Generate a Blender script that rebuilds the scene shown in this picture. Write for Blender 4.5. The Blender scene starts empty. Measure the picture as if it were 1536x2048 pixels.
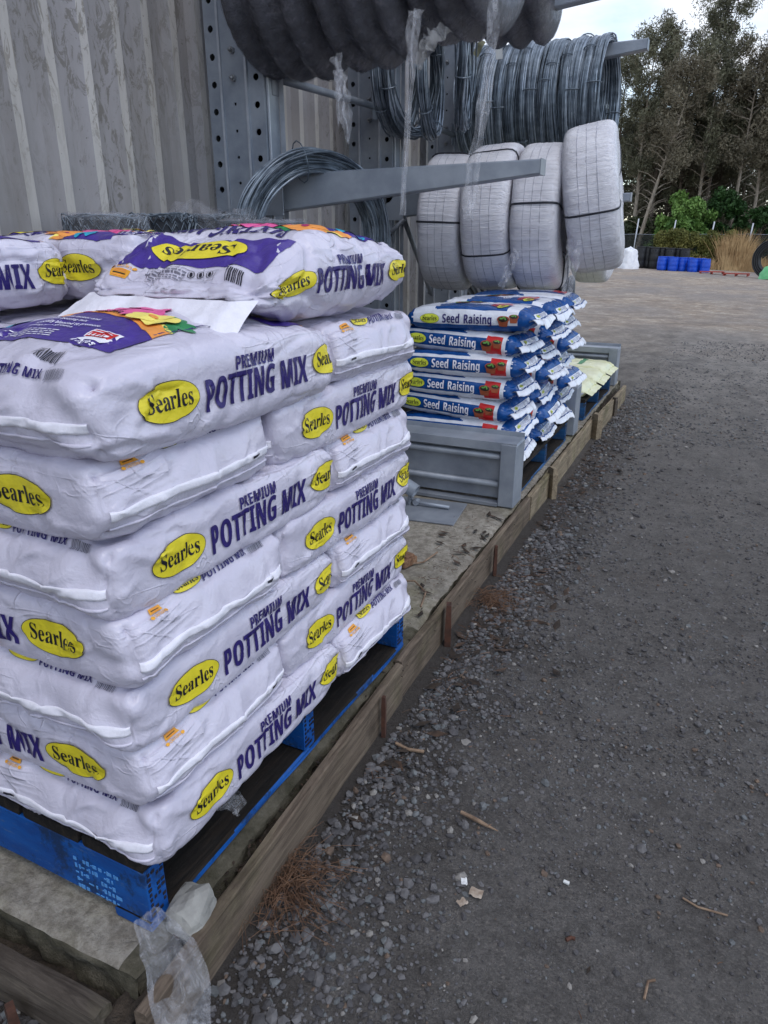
import bpy, bmesh, math, random, json
import numpy as np
from mathutils import Vector, Matrix, noise
from mathutils.geometry import tessellate_polygon

scene = bpy.context.scene
COL = scene.collection
R = math.radians
random.seed(7)

# ------------------------------------------------------------------ camera
PITCH, YAW, EYE = 20.979, 24.631, 1.276
cd = bpy.data.cameras.new('camera'); cam = bpy.data.objects.new('camera', cd); COL.objects.link(cam)
cam.location = (0, 0, EYE)
cam.rotation_euler = (R(90 - PITCH), 0, R(YAW))
cd.sensor_fit = 'VERTICAL'; cd.sensor_height = 36; cd.lens = 1450 / 2048 * 36
cd.clip_start = 0.05; cd.clip_end = 2000
scene.camera = cam

# ------------------------------------------------------------------ sky, sun, exposure
SUN_EL, SUN_AZ = 58, 118          # azimuth measured clockwise from +Y
world = bpy.data.worlds.new('World'); scene.world = world; world.use_nodes = True
nt = world.node_tree; nt.nodes.clear()
def wn(t, **k):
    n = nt.nodes.new(t)
    for a, b in k.items(): setattr(n, a, b)
    return n
w_out = wn('ShaderNodeOutputWorld'); w_bg = wn('ShaderNodeBackground')
w_sky = wn('ShaderNodeTexSky', sky_type='NISHITA', sun_disc=False, sun_elevation=R(SUN_EL), sun_rotation=R(SUN_AZ))
w_sky.altitude = 50; w_sky.air_density = 1.0; w_sky.dust_density = 0.6
w_tc = wn('ShaderNodeTexCoord'); w_map = wn('ShaderNodeMapping'); w_map.inputs['Scale'].default_value = (1.0, 1.0, 2.6)
w_map.inputs['Location'].default_value = (0.35, 0.1, 0.0)
w_n = wn('ShaderNodeTexNoise'); w_n.inputs['Scale'].default_value = 2.1; w_n.inputs['Detail'].default_value = 7; w_n.inputs['Roughness'].default_value = 0.55
w_r = wn('ShaderNodeValToRGB'); w_r.color_ramp.elements[0].position = 0.42; w_r.color_ramp.elements[1].position = 0.60
w_mix = wn('ShaderNodeMix', data_type='RGBA')
w_mix.inputs['B'].default_value = (8.9, 9.0, 9.5, 1)
L = nt.links.new
L(w_tc.outputs['Generated'], w_map.inputs['Vector']); L(w_map.outputs['Vector'], w_n.inputs['Vector'])
L(w_n.outputs['Fac'], w_r.inputs['Fac']); L(w_r.outputs['Color'], w_mix.inputs['Factor'])
w_gain = wn('ShaderNodeMix', data_type='RGBA', blend_type='MULTIPLY'); w_gain.inputs['Factor'].default_value = 1; w_gain.inputs['B'].default_value = (1.75, 1.75, 1.7, 1)
L(w_sky.outputs['Color'], w_gain.inputs['A']); L(w_gain.outputs['Result'], w_mix.inputs['A']); L(w_mix.outputs['Result'], w_bg.inputs['Color'])
w_bg.inputs['Strength'].default_value = 0.128
L(w_bg.outputs['Background'], w_out.inputs['Surface'])

sd = bpy.data.lights.new('sun', 'SUN'); sd.energy = 0.7; sd.angle = R(24); sd.color = (1, 0.97, 0.92)
sun = bpy.data.objects.new('sun', sd); COL.objects.link(sun)
_d = Vector((math.sin(R(SUN_AZ)) * math.cos(R(SUN_EL)), math.cos(R(SUN_AZ)) * math.cos(R(SUN_EL)), math.sin(R(SUN_EL))))
sun.rotation_euler = _d.to_track_quat('Z', 'Y').to_euler()
sun.location = (6, -4, 12)

scene.view_settings.view_transform = 'Standard'; scene.view_settings.look = 'None'
scene.view_settings.gamma = 1; scene.view_settings.use_curve_mapping = False
scene.view_settings.exposure = 0.12
scene.render.engine = 'CYCLES'
scene.cycles.max_bounces = 6; scene.cycles.transparent_max_bounces = 16

# ------------------------------------------------------------------ helpers
_th, _ps = R(PITCH), R(YAW)
_h = Vector((-math.sin(_ps), math.cos(_ps), 0)); _r = Vector((math.cos(_ps), math.sin(_ps), 0)); _z = Vector((0, 0, 1))
_fw = _h * math.cos(_th) - _z * math.sin(_th); _up = _h * math.sin(_th) + _z * math.cos(_th)
def at(u, v, Y):
    "the place in the scene measured from the photograph at depth Y along the row"
    d = _fw * 1450 + _r * (u - 768) - _up * (v - 1024)
    return Vector((0, 0, EYE)) + d * (Y / d.y)
def atz(u, v, z):
    d = _fw * 1450 + _r * (u - 768) - _up * (v - 1024)
    return Vector((0, 0, EYE)) + d * ((z - EYE) / d.z)

def N(x, y, z=0.0): return noise.noise((x, y, z))
def sst(a, b, x):
    t = min(1, max(0, (x - a) / (b - a))); return t * t * (3 - 2 * t)
def ground_z(x, y):
    s = min(1.0, max(0.0, (y - 8) / 42.0))
    xx = min(15, max(-12, x))
    return -0.13 - s * (0.72 + 0.045 * (xx + 3))

def tag(o, label=None, cat=None, group=None, kind=None):
    if label: o['label'] = label
    if cat: o['category'] = cat
    if group: o['group'] = group
    if kind: o['kind'] = kind
    return o
def link(name, me, parent=None, loc=None, rot=None):
    o = bpy.data.objects.new(name, me); COL.objects.link(o)
    if parent is not None: o.parent = parent
    if loc is not None: o.location = loc
    if rot is not None: o.rotation_euler = rot
    return o
def empty(name, loc=(0, 0, 0), rz=0):
    return link(name, None, None, loc, (0, 0, rz))
def copy_tree(o, parent=None):
    c = o.copy(); COL.objects.link(c)
    if parent is not None: c.parent = parent
    for ch in list(o.children): copy_tree(ch, c)
    return c

class MB:
    "collects shapes for one mesh"
    def __init__(s): s.v = []; s.f = []; s.m = []; s.s = []
    def add(s, vs, fs, mi=0, smooth=False):
        o = len(s.v); s.v += [tuple(p) for p in vs]
        for f in fs: s.f.append(tuple(i + o for i in f)); s.m.append(mi); s.s.append(smooth)
    def box(s, c, d, rot=None, b=0.003, mi=0):
        hx, hy, hz = d[0] / 2, d[1] / 2, d[2] / 2
        b = min(b, hx * .6, hy * .6, hz * .6)
        vs = []; idx = {}
        for sx in (-1, 1):
            for sy in (-1, 1):
                for sz in (-1, 1):
                    for k in range(3):
                        p = [sx * (hx - b), sy * (hy - b), sz * (hz - b)]
                        p[k] = (sx * hx, sy * hy, sz * hz)[k]
                        idx[sx, sy, sz, k] = len(vs); vs.append(Vector(p))
        fs = []
        S = (-1, 1)
        for a in S:
            fs.append([idx[a, -1, -1, 0], idx[a, 1, -1, 0], idx[a, 1, 1, 0], idx[a, -1, 1, 0]])
            fs.append([idx[-1, a, -1, 1], idx[1, a, -1, 1], idx[1, a, 1, 1], idx[-1, a, 1, 1]])
            fs.append([idx[-1, -1, a, 2], idx[1, -1, a, 2], idx[1, 1, a, 2], idx[-1, 1, a, 2]])
            for c2 in S:
                fs.append([idx[a, c2, -1, 0], idx[a, c2, 1, 0], idx[a, c2, 1, 1], idx[a, c2, -1, 1]])
                fs.append([idx[a, -1, c2, 0], idx[a, 1, c2, 0], idx[a, 1, c2, 2], idx[a, -1, c2, 2]])
                fs.append([idx[-1, a, c2, 1], idx[1, a, c2, 1], idx[1, a, c2, 2], idx[-1, a, c2, 2]])
                for c3 in S: fs.append([idx[a, c2, c3, 0], idx[a, c2, c3, 1], idx[a, c2, c3, 2]])
        M = rot if rot is not None else Matrix.Identity(3)
        c = Vector(c)
        s.add([c + M @ p for p in vs], fs, mi)
    def tube(s, pts, r, n=8, closed=False, mi=0, caps=True, squash=1.0):
        pts = [Vector(p) for p in pts]; m = len(pts)
        rs = r if isinstance(r, (list, tuple)) else [r] * m
        t0 = None; vs = []
        for i, p in enumerate(pts):
            a = pts[(i - 1) % m] if (closed or i > 0) else p
            b = pts[(i + 1) % m] if (closed or i < m - 1) else p
            t = (b - a).normalized()
            if t0 is None:
                ref = Vector((0, 0, 1)) if abs(t.z) < .9 else Vector((1, 0, 0))
                u = (ref - t * ref.dot(t)).normalized()
            else:
                u = (u - t * u.dot(t)).normalized()
            t0 = t; w = t.cross(u)
            for k in range(n):
                an = 2 * math.pi * k / n
                vs.append(p + (u * math.cos(an) + w * math.sin(an) * squash) * rs[i])
        fs = []
        for i in range(m if closed else m - 1):
            for k in range(n):
                fs.append((i * n + k, i * n + (k + 1) % n, ((i + 1) % m) * n + (k + 1) % n, ((i + 1) % m) * n + k))
        if caps and not closed:
            fs.append(tuple(range(n - 1, -1, -1))); fs.append(tuple((m - 1) * n + k for k in range(n)))
        s.add(vs, fs, mi, n > 6)
    def grid(s, nu, nv, fn, cu=False, cv=False, mi=0, smooth=True):
        vs = [fn(i / (nu if cu else nu - 1), j / (nv if cv else nv - 1)) for i in range(nu) for j in range(nv)]
        fs = []
        for i in range(nu if cu else nu - 1):
            for j in range(nv if cv else nv - 1):
                i2, j2 = (i + 1) % nu, (j + 1) % nv
                fs.append((i * nv + j, i2 * nv + j, i2 * nv + j2, i * nv + j2))
        s.add(vs, fs, mi, smooth)
    def lathe(s, prof, n=20, mi=0, c=(0, 0, 0), smooth=True):
        "profile of (r, z) turned round the z axis"
        vs = [(c[0] + r * math.cos(2 * math.pi * k / n), c[1] + r * math.sin(2 * math.pi * k / n), c[2] + z) for r, z in prof for k in range(n)]
        fs = [(i * n + k, i * n + (k + 1) % n, (i + 1) * n + (k + 1) % n, (i + 1) * n + k) for i in range(len(prof) - 1) for k in range(n)]
        s.add(vs, fs, mi, smooth)
    def mesh(s, name, mats, fix=True):
        me = bpy.data.meshes.new(name); me.from_pydata(s.v, [], s.f)
        me.polygons.foreach_set('material_index', s.m); me.polygons.foreach_set('use_smooth', s.s)
        for m in (mats if isinstance(mats, (list, tuple)) else [mats]): me.materials.append(m)
        if fix:
            bm = bmesh.new(); bm.from_mesh(me); bmesh.ops.recalc_face_normals(bm, faces=bm.faces); bm.to_mesh(me); bm.free()
        me.update(); return me
    def obj(s, name, mats, parent=None, loc=None, rot=None, fix=True):
        return link(name, s.mesh(name, mats, fix), parent, loc, rot)

# ------------------------------------------------------------------ materials
def col(c):
    "sRGB 0-255 to linear"
    return tuple(((v / 255) / 12.92 if v / 255 <= .04045 else ((v / 255 + .055) / 1.055) ** 2.4) for v in c) + (1,)
class Mat:
    def __init__(s, name):
        s.m = bpy.data.materials.new(name); s.m.use_nodes = True; s.t = s.m.node_tree
        s.p = s.t.nodes['Principled BSDF']; s.out = s.t.nodes['Material Output']
        s.tc = s.n('ShaderNodeTexCoord')
    def n(s, t, **k):
        x = s.t.nodes.new(t)
        for a, b in k.items(): setattr(x, a, b)
        return x
    def l(s, a, b): s.t.links.new(a, b)
    def coord(s, stretch=(1, 1, 1), space='Object'):
        mp = s.n('ShaderNodeMapping'); mp.inputs['Scale'].default_value = stretch
        s.l(s.tc.outputs[space], mp.inputs['Vector']); return mp.outputs['Vector']
    def noise(s, scale, detail=4, rough=.55, stretch=(1, 1, 1), dist=0, space='Object'):
        x = s.n('ShaderNodeTexNoise'); x.inputs['Scale'].default_value = scale; x.inputs['Detail'].default_value = detail
        x.inputs['Roughness'].default_value = rough; x.inputs['Distortion'].default_value = dist
        s.l(s.coord(stretch, space), x.inputs['Vector']); return x.outputs['Fac']
    def voro(s, scale, out='Color', feature='F1', stretch=(1, 1, 1)):
        x = s.n('ShaderNodeTexVoronoi', feature=feature); x.inputs['Scale'].default_value = scale
        s.l(s.coord(stretch), x.inputs['Vector']); return x.outputs[out]
    def ramp(s, fac, stops):
        x = s.n('ShaderNodeValToRGB'); e = x.color_ramp.elements
        while len(e) < len(stops): e.new(.5)
        for i, (p, c) in enumerate(stops):
            e[i].position = p; e[i].color = c if len(c) == 4 else tuple(c) + (1,)
        s.l(fac, x.inputs['Fac']); return x.outputs['Color']
    def mix(s, fac, a, b, mode='MIX'):
        x = s.n('ShaderNodeMix', data_type='RGBA', blend_type=mode)
        for v, k in ((fac, 'Factor'), (a, 'A'), (b, 'B')):
            if hasattr(v, 'links'): s.l(v, x.inputs[k])
            else: x.inputs[k].default_value = v
        return x.outputs['Result']
    def val(s, fac, lo, hi):
        x = s.n('ShaderNodeMapRange'); x.inputs['To Min'].default_value = lo; x.inputs['To Max'].default_value = hi
        x.inputs['From Min'].default_value = .3; x.inputs['From Max'].default_value = .7
        s.l(fac, x.inputs['Value']); return x.outputs['Result']
    def bump(s, h, strength=.3, dist=.01, prev=None):
        x = s.n('ShaderNodeBump'); x.inputs['Strength'].default_value = strength; x.inputs['Distance'].default_value = dist
        s.l(h, x.inputs['Height'])
        if prev is not None: s.l(prev, x.inputs['Normal'])
        s.l(x.outputs['Normal'], s.p.inputs['Normal']); return x.outputs['Normal']
    def base(s, c):
        if hasattr(c, 'links'): s.l(c, s.p.inputs['Base Color'])
        else: s.p.inputs['Base Color'].default_value = c
    def set(s, rough=.6, metal=0, spec=.5):
        s.p.inputs['Roughness'].default_value = rough; s.p.inputs['Metallic'].default_value = metal
        s.p.inputs['Specular IOR Level'].default_value = spec
def simple(name, c1, c2, scale=6, rough=.6, metal=0, bump=.2, bscale=60, stretch=(1, 1, 1), spec=.5, bd=.004, lo=.35, hi=.65):
    m = Mat(name); f = m.noise(scale, 5, .6, stretch)
    m.base(m.ramp(f, [(lo, col(c1)), (hi, col(c2))])); m.set(rough, metal, spec)
    if bump: m.bump(m.noise(bscale, 4, .6, stretch), bump, bd)
    return m.m

def bag_white():
    m = Mat('white woven bag'); f = m.noise(5, 5)
    c = m.ramp(f, [(.3, col((192, 187, 203))), (.7, col((213, 208, 222)))])
    dirt = m.noise(13, 7, .7); d2 = m.ramp(dirt, [(.62, (0, 0, 0)), (.8, (1, 1, 1))])
    c = m.mix(m.mix(.5, (0, 0, 0, 1), d2), c, col((166, 158, 154)))
    m.base(c); m.set(.29, 0, .5)
    n1 = m.bump(m.noise(17, 5, .55, dist=.5), .34, .012)
    k1 = m.bump(m.ramp(m.noise(5.5, 3, .5, dist=.6), [(.455, (0, 0, 0)), (.5, (1, 1, 1)), (.545, (0, 0, 0))]), .13, .005, n1)
    k2 = m.bump(m.ramp(m.noise(15, 3, .55, dist=.8), [(.44, (0, 0, 0)), (.5, (1, 1, 1)), (.56, (0, 0, 0))]), .10, .003, k1)
    msk = m.ramp(m.noise(4.5, 3, .5), [(.46, (0, 0, 0)), (.60, (1, 1, 1))])
    f1 = m.ramp(m.noise(9, 2, .4, (.28, 1.0, 1.6), .7), [(.47, (0, 0, 0)), (.5, (1, 1, 1)), (.53, (0, 0, 0))])
    f2 = m.ramp(m.noise(10, 2, .4, (1.5, .3, 1.3), .7), [(.472, (0, 0, 0)), (.5, (1, 1, 1)), (.528, (0, 0, 0))])
    q1 = m.bump(m.mix(1.0, f1, msk, 'MULTIPLY'), .45, .005, k2); q2 = m.bump(m.mix(1.0, f2, msk, 'MULTIPLY'), .40, .005, q1)
    n2 = m.bump(m.noise(120, 3, .6, dist=.5), .22, .003, q2)
    return m.m
M = {}
M['bag'] = bag_white()
def printed(name, c, rough=.4, v=.12, bump=.25):
    m = Mat(name); f = m.noise(30, 5, .65)
    c1 = col(c); c2 = tuple(min(1, x * (1 + v) + .004) for x in c1[:3]) + (1,)
    m.base(m.ramp(f, [(.35, c1), (.7, c2)])); m.set(rough, 0, .4)
    n1 = m.bump(m.noise(17, 5, .55, dist=.5), .34, .012)
    m.bump(m.noise(95, 3, .6), bump, .004, n1)
    return m.m
M['navy'] = printed('navy ink', (38, 28, 92), v=.5)
M['purple'] = printed('purple ink', (62, 42, 128), .32, .3)
M['yellow'] = printed('yellow ink', (222, 205, 48), .4)
M['lime'] = printed('lime yellow ink', (214, 222, 70), .35)
M['ink'] = printed('black ink', (22, 20, 34), v=.5)
M['greyink'] = printed('grey ink', (110, 108, 120), v=.3)
M['orange'] = printed('orange ink', (226, 160, 48))
M['band'] = printed('amber ink', (232, 150, 70))
M['pink'] = printed('pink ink', (222, 90, 150))
M['deeppink'] = printed('deep pink ink', (170, 40, 100))
M['paleyellow'] = printed('pale yellow ink', (240, 222, 110))
M['leaf_ink'] = printed('green ink', (34, 120, 70), v=.5)
M['cyan'] = printed('cyan ink', (30, 150, 180), v=.4)
M['red'] = printed('red ink', (200, 34, 36), .35)
M['whiteink'] = printed('white ink', (232, 230, 238))
M['blue'] = printed('blue film', (10, 68, 132), .24, .35)
M['terracotta'] = printed('terracotta ink', (150, 76, 48), v=.4)
M['soil'] = printed('soil ink', (44, 34, 26), v=.6)
M['sprout'] = printed('sprout ink', (96, 150, 70), v=.4)
M['tape'] = printed('seam tape', (226, 223, 232), .45)
M['seedwhite'] = printed('white film', (222, 224, 232), .24)
M['galv'] = simple('galvanised steel', (134, 141, 152), (162, 168, 177), 5, .42, .2, .12, 160, spec=.5)
M['galv_dark'] = simple('dull galvanised steel', (122, 127, 136), (150, 155, 163), 6, .45, .2, .12, 120)
M['galv_light'] = simple('lighter galvanised steel', (168, 172, 180), (196, 199, 206), 9, .4, .25, .08, 150)
M['bolt'] = simple('zinc bolt', (140, 142, 145), (170, 172, 176), 30, .35, .7, .05)
M['dark'] = simple('painted hollow shade', (14, 14, 17), (20, 20, 24), 6, .8, 0, 0)  # near-black colour standing in for the shade inside hollows
M['wire'] = simple('galvanised wire', (84, 94, 105), (128, 139, 150), 14, .45, .35, .1, 200)
M['wire_light'] = simple('new wire', (128, 138, 150), (172, 182, 192), 14, .38, .4, .1, 200)
M['blackpoly'] = simple('black poly pipe', (20, 21, 25), (34, 35, 40), 6, .4, 0, .1, 40)
M['drumblue'] = simple('blue plastic', (12, 62, 176), (22, 84, 205), 5, .4, 0, .1, 30)
M['drumblack'] = simple('black plastic', (20, 20, 22), (34, 34, 38), 5, .5, 0, .1, 30)
M['redpaint'] = simple('red painted timber', (128, 40, 30), (160, 62, 46), 5, .7, 0, .2, 30)
M['greentarp'] = simple('green plastic', (90, 170, 110), (120, 196, 138), 3, .5, 0, .3, 20)
M['bulk'] = simple('white bulk bag cloth', (220, 220, 226), (240, 240, 244), 4, .7, 0, .4, 12, bd=.03)
M['strap'] = simple('dark strap', (26, 27, 36), (40, 42, 52), 20, .5, 0, .05)
M['rust'] = simple('rusty steel', (58, 40, 33), (92, 58, 44), 22, .85, .1, .4, 90)
M['stone'] = simple('stone', (58, 57, 58), (108, 106, 104), 26, .9, 0, .3, 60)
M['tag'] = simple('paper tag', (205, 205, 205), (226, 226, 222), 10, .8, 0, .05)
M['needle'] = simple('dead needles', (84, 60, 45), (120, 90, 68), 30, .9, 0, 0)
M['twig'] = simple('twig', (104, 84, 68), (150, 126, 104), 30, .9, 0, .2)
M['leaflitter'] = simple('dead leaves', (44, 34, 28), (84, 64, 50), 40, .9, 0, 0)

def wood(name, c1, c2, c3, moss=0.0, stretch=(1.2, 14, 14)):
    m = Mat(name)
    g = m.noise(3.2, 7, .65, stretch, 1.2); c = m.ramp(g, [(.28, col(c1)), (.5, col(c2)), (.72, col(c3))])
    st = m.ramp(m.noise(5, 6, .7), [(.5, (0, 0, 0)), (.72, (1, 1, 1))])
    c = m.mix(m.mix(.6, (0, 0, 0, 1), st), c, col((52, 44, 38)))
    if moss:
        mo = m.ramp(m.noise(4.2, 6, .7), [(.52, (0, 0, 0)), (.66, (1, 1, 1))])
        c = m.mix(m.mix(moss, (0, 0, 0, 1), mo), c, col((112, 116, 66)))
    m.base(c); m.set(.88, 0, .2)
    n1 = m.bump(g, .5, .006); m.bump(m.noise(60, 5, .7, stretch), .35, .003, n1)
    return m.m
M['board_wood'] = wood('weathered timber', (70, 60, 51), (106, 93, 81), (134, 120, 104), .10, (14, 1.2, 14))
M['board_pale'] = wood('paler timber', (100, 88, 73), (138, 124, 104), (164, 150, 127), .25, (14, 1.2, 14))
M['board_x'] = wood('dark timber', (58, 51, 46), (90, 82, 74), (118, 108, 98), .12, (1.2, 14, 14))
M['chip'] = wood('broken timber', (80, 56, 42), (122, 92, 72), (160, 128, 100), 0, (2, 14, 14))
M['blacktimber'] = wood('near black timber', (22, 21, 21), (38, 35, 33), (58, 50, 44), 0, (14, 1.2, 14))
def painted(name, c1, c2, wear):
    m = Mat(name); g = m.noise(4, 6, .65, (1.5, 1.5, 5)); c = m.ramp(g, [(.35, col(c1)), (.65, col(c2))])
    w = m.ramp(m.noise(9, 9, .8), [(.50, (0, 0, 0)), (.58, (1, 1, 1))])
    sc = m.ramp(m.noise(26, 8, .8, (1, 1, 6)), [(.58, (0, 0, 0)), (.63, (1, 1, 1))]); c = m.mix(m.mix(.55, (0, 0, 0, 1), sc), c, col((92, 112, 134)))
    c = m.mix(m.mix(.75, (0, 0, 0, 1), w), c, col(wear)); m.base(c); m.set(.6, 0, .35)
    m.bump(m.noise(40, 5, .7, (1, 1, 4)), .3, .003); return m.m
M['palletblue'] = painted('blue pallet paint', (6, 66, 136), (10, 88, 166), (22, 38, 56))
M['palletblue_old'] = painted('worn blue pallet paint', (20, 66, 112), (34, 90, 140), (56, 60, 66))

def concrete():
    m = Mat('old concrete')
    f = m.noise(2.2, 8, .7); c = m.ramp(f, [(.3, col((124, 119, 110))), (.5, col((160, 153, 142))), (.7, col((184, 177, 164)))])
    sp = m.ramp(m.noise(24, 8, .82), [(.42, (0, 0, 0)), (.58, (1, 1, 1))])
    c = m.mix(m.mix(.62, (0, 0, 0, 1), sp), c, col((96, 88, 76)))
    mo = m.ramp(m.noise(1.7, 7, .7), [(.5, (0, 0, 0)), (.68, (1, 1, 1))])
    c = m.mix(m.mix(.38, (0, 0, 0, 1), mo), c, col((132, 130, 84)))
    m.base(c); m.set(.92, 0, .2)
    n1 = m.bump(m.noise(30, 8, .75, dist=1.5), .9, .010); m.bump(m.noise(9, 6, .7), .4, .02, n1)
    return m.m
M['concrete'] = concrete()
def conc_side():
    m = Mat('mossy concrete edge')
    f = m.noise(9, 8, .75); c = m.ramp(f, [(.3, col((60, 58, 44))), (.5, col((92, 87, 74))), (.72, col((126, 120, 106)))])
    m.base(c); m.set(.95, 0, .2); m.bump(m.noise(45, 6, .75), .8, .012); return m.m
M['concrete_side'] = conc_side()

def wall_mat(name, a, b, c3, stain):
    m = Mat(name)
    f = m.noise(2.4, 7, .68, (1, 1, .22)); c = m.ramp(f, [(.3, col(a)), (.5, col(b)), (.7, col(c3))])
    fl = m.ramp(m.noise(16, 9, .78, (1, 1, .4), 1.6), [(.52, (0, 0, 0)), (.56, (1, 1, 1))])
    region = m.ramp(m.noise(1.3, 4, .6, (1, 1, .5)), [(.42, (0, 0, 0)), (.6, (1, 1, 1))])
    k = m.mix(1.0, fl, region, 'MULTIPLY')
    c = m.mix(m.mix(.75, (0, 0, 0, 1), k), c, col(stain))
    sp = m.ramp(m.noise(75, 2, .5, (1, 1, .7)), [(.735, (0, 0, 0)), (.76, (1, 1, 1))])
    c = m.mix(m.mix(.6, (0, 0, 0, 1), sp), c, col((58, 54, 50)))
    st = m.ramp(m.noise(5.5, 6, .7, (1, 1, .07)), [(.5, (0, 0, 0)), (.75, (1, 1, 1))])
    c = m.mix(m.mix(.38, (0, 0, 0, 1), st), c, col((104, 99, 90)))
    m.base(c); m.set(.75, 0, .3); m.bump(k, .3, .003); return m.m
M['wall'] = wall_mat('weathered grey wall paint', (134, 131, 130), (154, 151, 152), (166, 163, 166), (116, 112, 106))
M['wall_ridge'] = wall_mat('paler ridge paint', (170, 166, 162), (184, 180, 176), (196, 192, 189), (132, 126, 117))  # ridge faces coloured paler than the flanks and recesses

def gravel_ground():
    m = Mat('gravel yard')
    cell = m.n('ShaderNodeSeparateColor'); m.l(m.voro(210), cell.inputs['Color'])
    c = m.ramp(cell.outputs['Red'], [(0, col((100, 96, 93))), (.5, col((124, 119, 115))), (.85, col((141, 135, 130))), (.97, col((158, 151, 143)))])
    fine = m.noise(300, 3, .7); c = m.mix(m.mix(.5, (0, 0, 0, 1), m.ramp(fine, [(.4, (0, 0, 0)), (.65, (1, 1, 1))])), c, col((102, 98, 95)))
    pat = m.ramp(m.noise(1.1, 6, .65), [(.38, (0, 0, 0)), (.66, (1, 1, 1))])
    c = m.mix(m.mix(.6, (0, 0, 0, 1), pat), c, col((120, 115, 111)))
    brown = m.ramp(m.noise(2.2, 6, .7), [(.56, (0, 0, 0)), (.74, (1, 1, 1))])
    c = m.mix(m.mix(.35, (0, 0, 0, 1), brown), c, col((106, 92, 80)))
    mid = m.ramp(m.noise(11, 10, .88), [(.45, (0, 0, 0)), (.58, (1, 1, 1))]); c = m.mix(m.mix(.55, (0, 0, 0, 1), mid), c, col((134, 130, 126)))
    lo = m.ramp(m.noise(14, 10, .86, (1, 1, 2)), [(.42, (1, 1, 1)), (.53, (0, 0, 0))]); c = m.mix(m.mix(.55, (0, 0, 0, 1), lo), c, col((84, 80, 77)))  # light and dark mottling puts the shading of small bumps into the colour
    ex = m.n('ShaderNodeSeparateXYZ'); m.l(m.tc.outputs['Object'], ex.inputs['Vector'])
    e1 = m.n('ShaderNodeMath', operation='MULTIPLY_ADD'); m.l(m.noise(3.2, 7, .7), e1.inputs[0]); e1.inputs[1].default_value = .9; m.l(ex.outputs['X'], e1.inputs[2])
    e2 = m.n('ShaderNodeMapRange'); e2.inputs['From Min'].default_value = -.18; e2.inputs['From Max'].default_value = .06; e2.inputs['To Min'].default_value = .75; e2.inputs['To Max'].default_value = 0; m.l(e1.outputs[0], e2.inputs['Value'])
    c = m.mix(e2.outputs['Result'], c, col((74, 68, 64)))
    # further out the yard is worn to pale brown crusher dust
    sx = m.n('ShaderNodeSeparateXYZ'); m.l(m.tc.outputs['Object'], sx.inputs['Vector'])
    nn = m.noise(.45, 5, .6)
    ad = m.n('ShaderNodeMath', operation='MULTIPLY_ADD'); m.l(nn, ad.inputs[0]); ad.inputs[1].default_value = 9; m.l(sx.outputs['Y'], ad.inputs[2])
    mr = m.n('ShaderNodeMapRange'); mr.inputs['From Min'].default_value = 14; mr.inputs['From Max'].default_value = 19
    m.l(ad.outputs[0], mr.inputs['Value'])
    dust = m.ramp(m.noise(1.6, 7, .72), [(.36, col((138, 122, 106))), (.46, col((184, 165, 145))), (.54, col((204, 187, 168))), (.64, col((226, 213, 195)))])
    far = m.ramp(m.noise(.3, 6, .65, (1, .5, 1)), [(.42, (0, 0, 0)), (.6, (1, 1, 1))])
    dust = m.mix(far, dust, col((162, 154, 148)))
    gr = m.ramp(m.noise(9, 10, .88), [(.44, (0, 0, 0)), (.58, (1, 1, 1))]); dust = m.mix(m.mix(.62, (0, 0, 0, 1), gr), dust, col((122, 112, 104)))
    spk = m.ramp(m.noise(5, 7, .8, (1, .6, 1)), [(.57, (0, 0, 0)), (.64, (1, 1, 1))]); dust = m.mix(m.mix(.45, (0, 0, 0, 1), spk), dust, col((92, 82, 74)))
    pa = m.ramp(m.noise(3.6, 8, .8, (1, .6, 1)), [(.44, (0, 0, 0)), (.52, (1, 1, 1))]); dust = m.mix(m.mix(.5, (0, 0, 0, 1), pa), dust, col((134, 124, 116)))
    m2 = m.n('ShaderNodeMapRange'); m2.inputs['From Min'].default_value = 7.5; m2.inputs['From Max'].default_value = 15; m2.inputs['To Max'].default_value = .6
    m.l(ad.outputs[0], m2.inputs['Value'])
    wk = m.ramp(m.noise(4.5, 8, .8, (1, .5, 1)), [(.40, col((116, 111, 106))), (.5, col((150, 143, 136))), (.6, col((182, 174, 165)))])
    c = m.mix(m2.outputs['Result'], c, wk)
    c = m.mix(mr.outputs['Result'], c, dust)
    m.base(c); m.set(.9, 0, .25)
    n0 = m.bump(m.noise(15, 10, .82), 1.0, .05)
    n1 = m.bump(m.voro(210, 'Distance'), .6, .004, n0); n2 = m.bump(m.noise(260, 4, .7), .5, .003, n1)
    m.bump(m.noise(6, 5, .6), .3, .03, n2)
    return m.m
M['ground'] = gravel_ground()

def film(name, lo, hi, tint=(225, 225, 232), scale=18, rough=.18):
    m = Mat(name); m.base(col(tint)); m.set(rough, 0, .6)
    m.bump(m.noise(38, 6, .7, (1, 1, .6), 1.2), 1.0, .012)
    tr = m.n('ShaderNodeBsdfTransparent'); tr.inputs['Color'].default_value = (.96, .96, .97, 1)
    mx = m.n('ShaderNodeMixShader'); m.l(m.val(m.noise(scale, 6, .7, (1, 1, .5), 1.0), lo, hi), mx.inputs['Fac'])
    m.l(tr.outputs[0], mx.inputs[1]); m.l(m.p.outputs[0], mx.inputs[2]); m.l(mx.outputs[0], m.out.inputs['Surface'])
    return m.m
M['film'] = film('clear plastic film', .03, .40, (240, 240, 245), 30, .08)
M['film_thin'] = film('thin shrink wrap', .02, .22)
M['film_dark'] = film('tight clear wrap', .0, .22, (150, 150, 158))
M['film_grey'] = film('dusty plastic film', .3, .7, (190, 188, 186))

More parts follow.
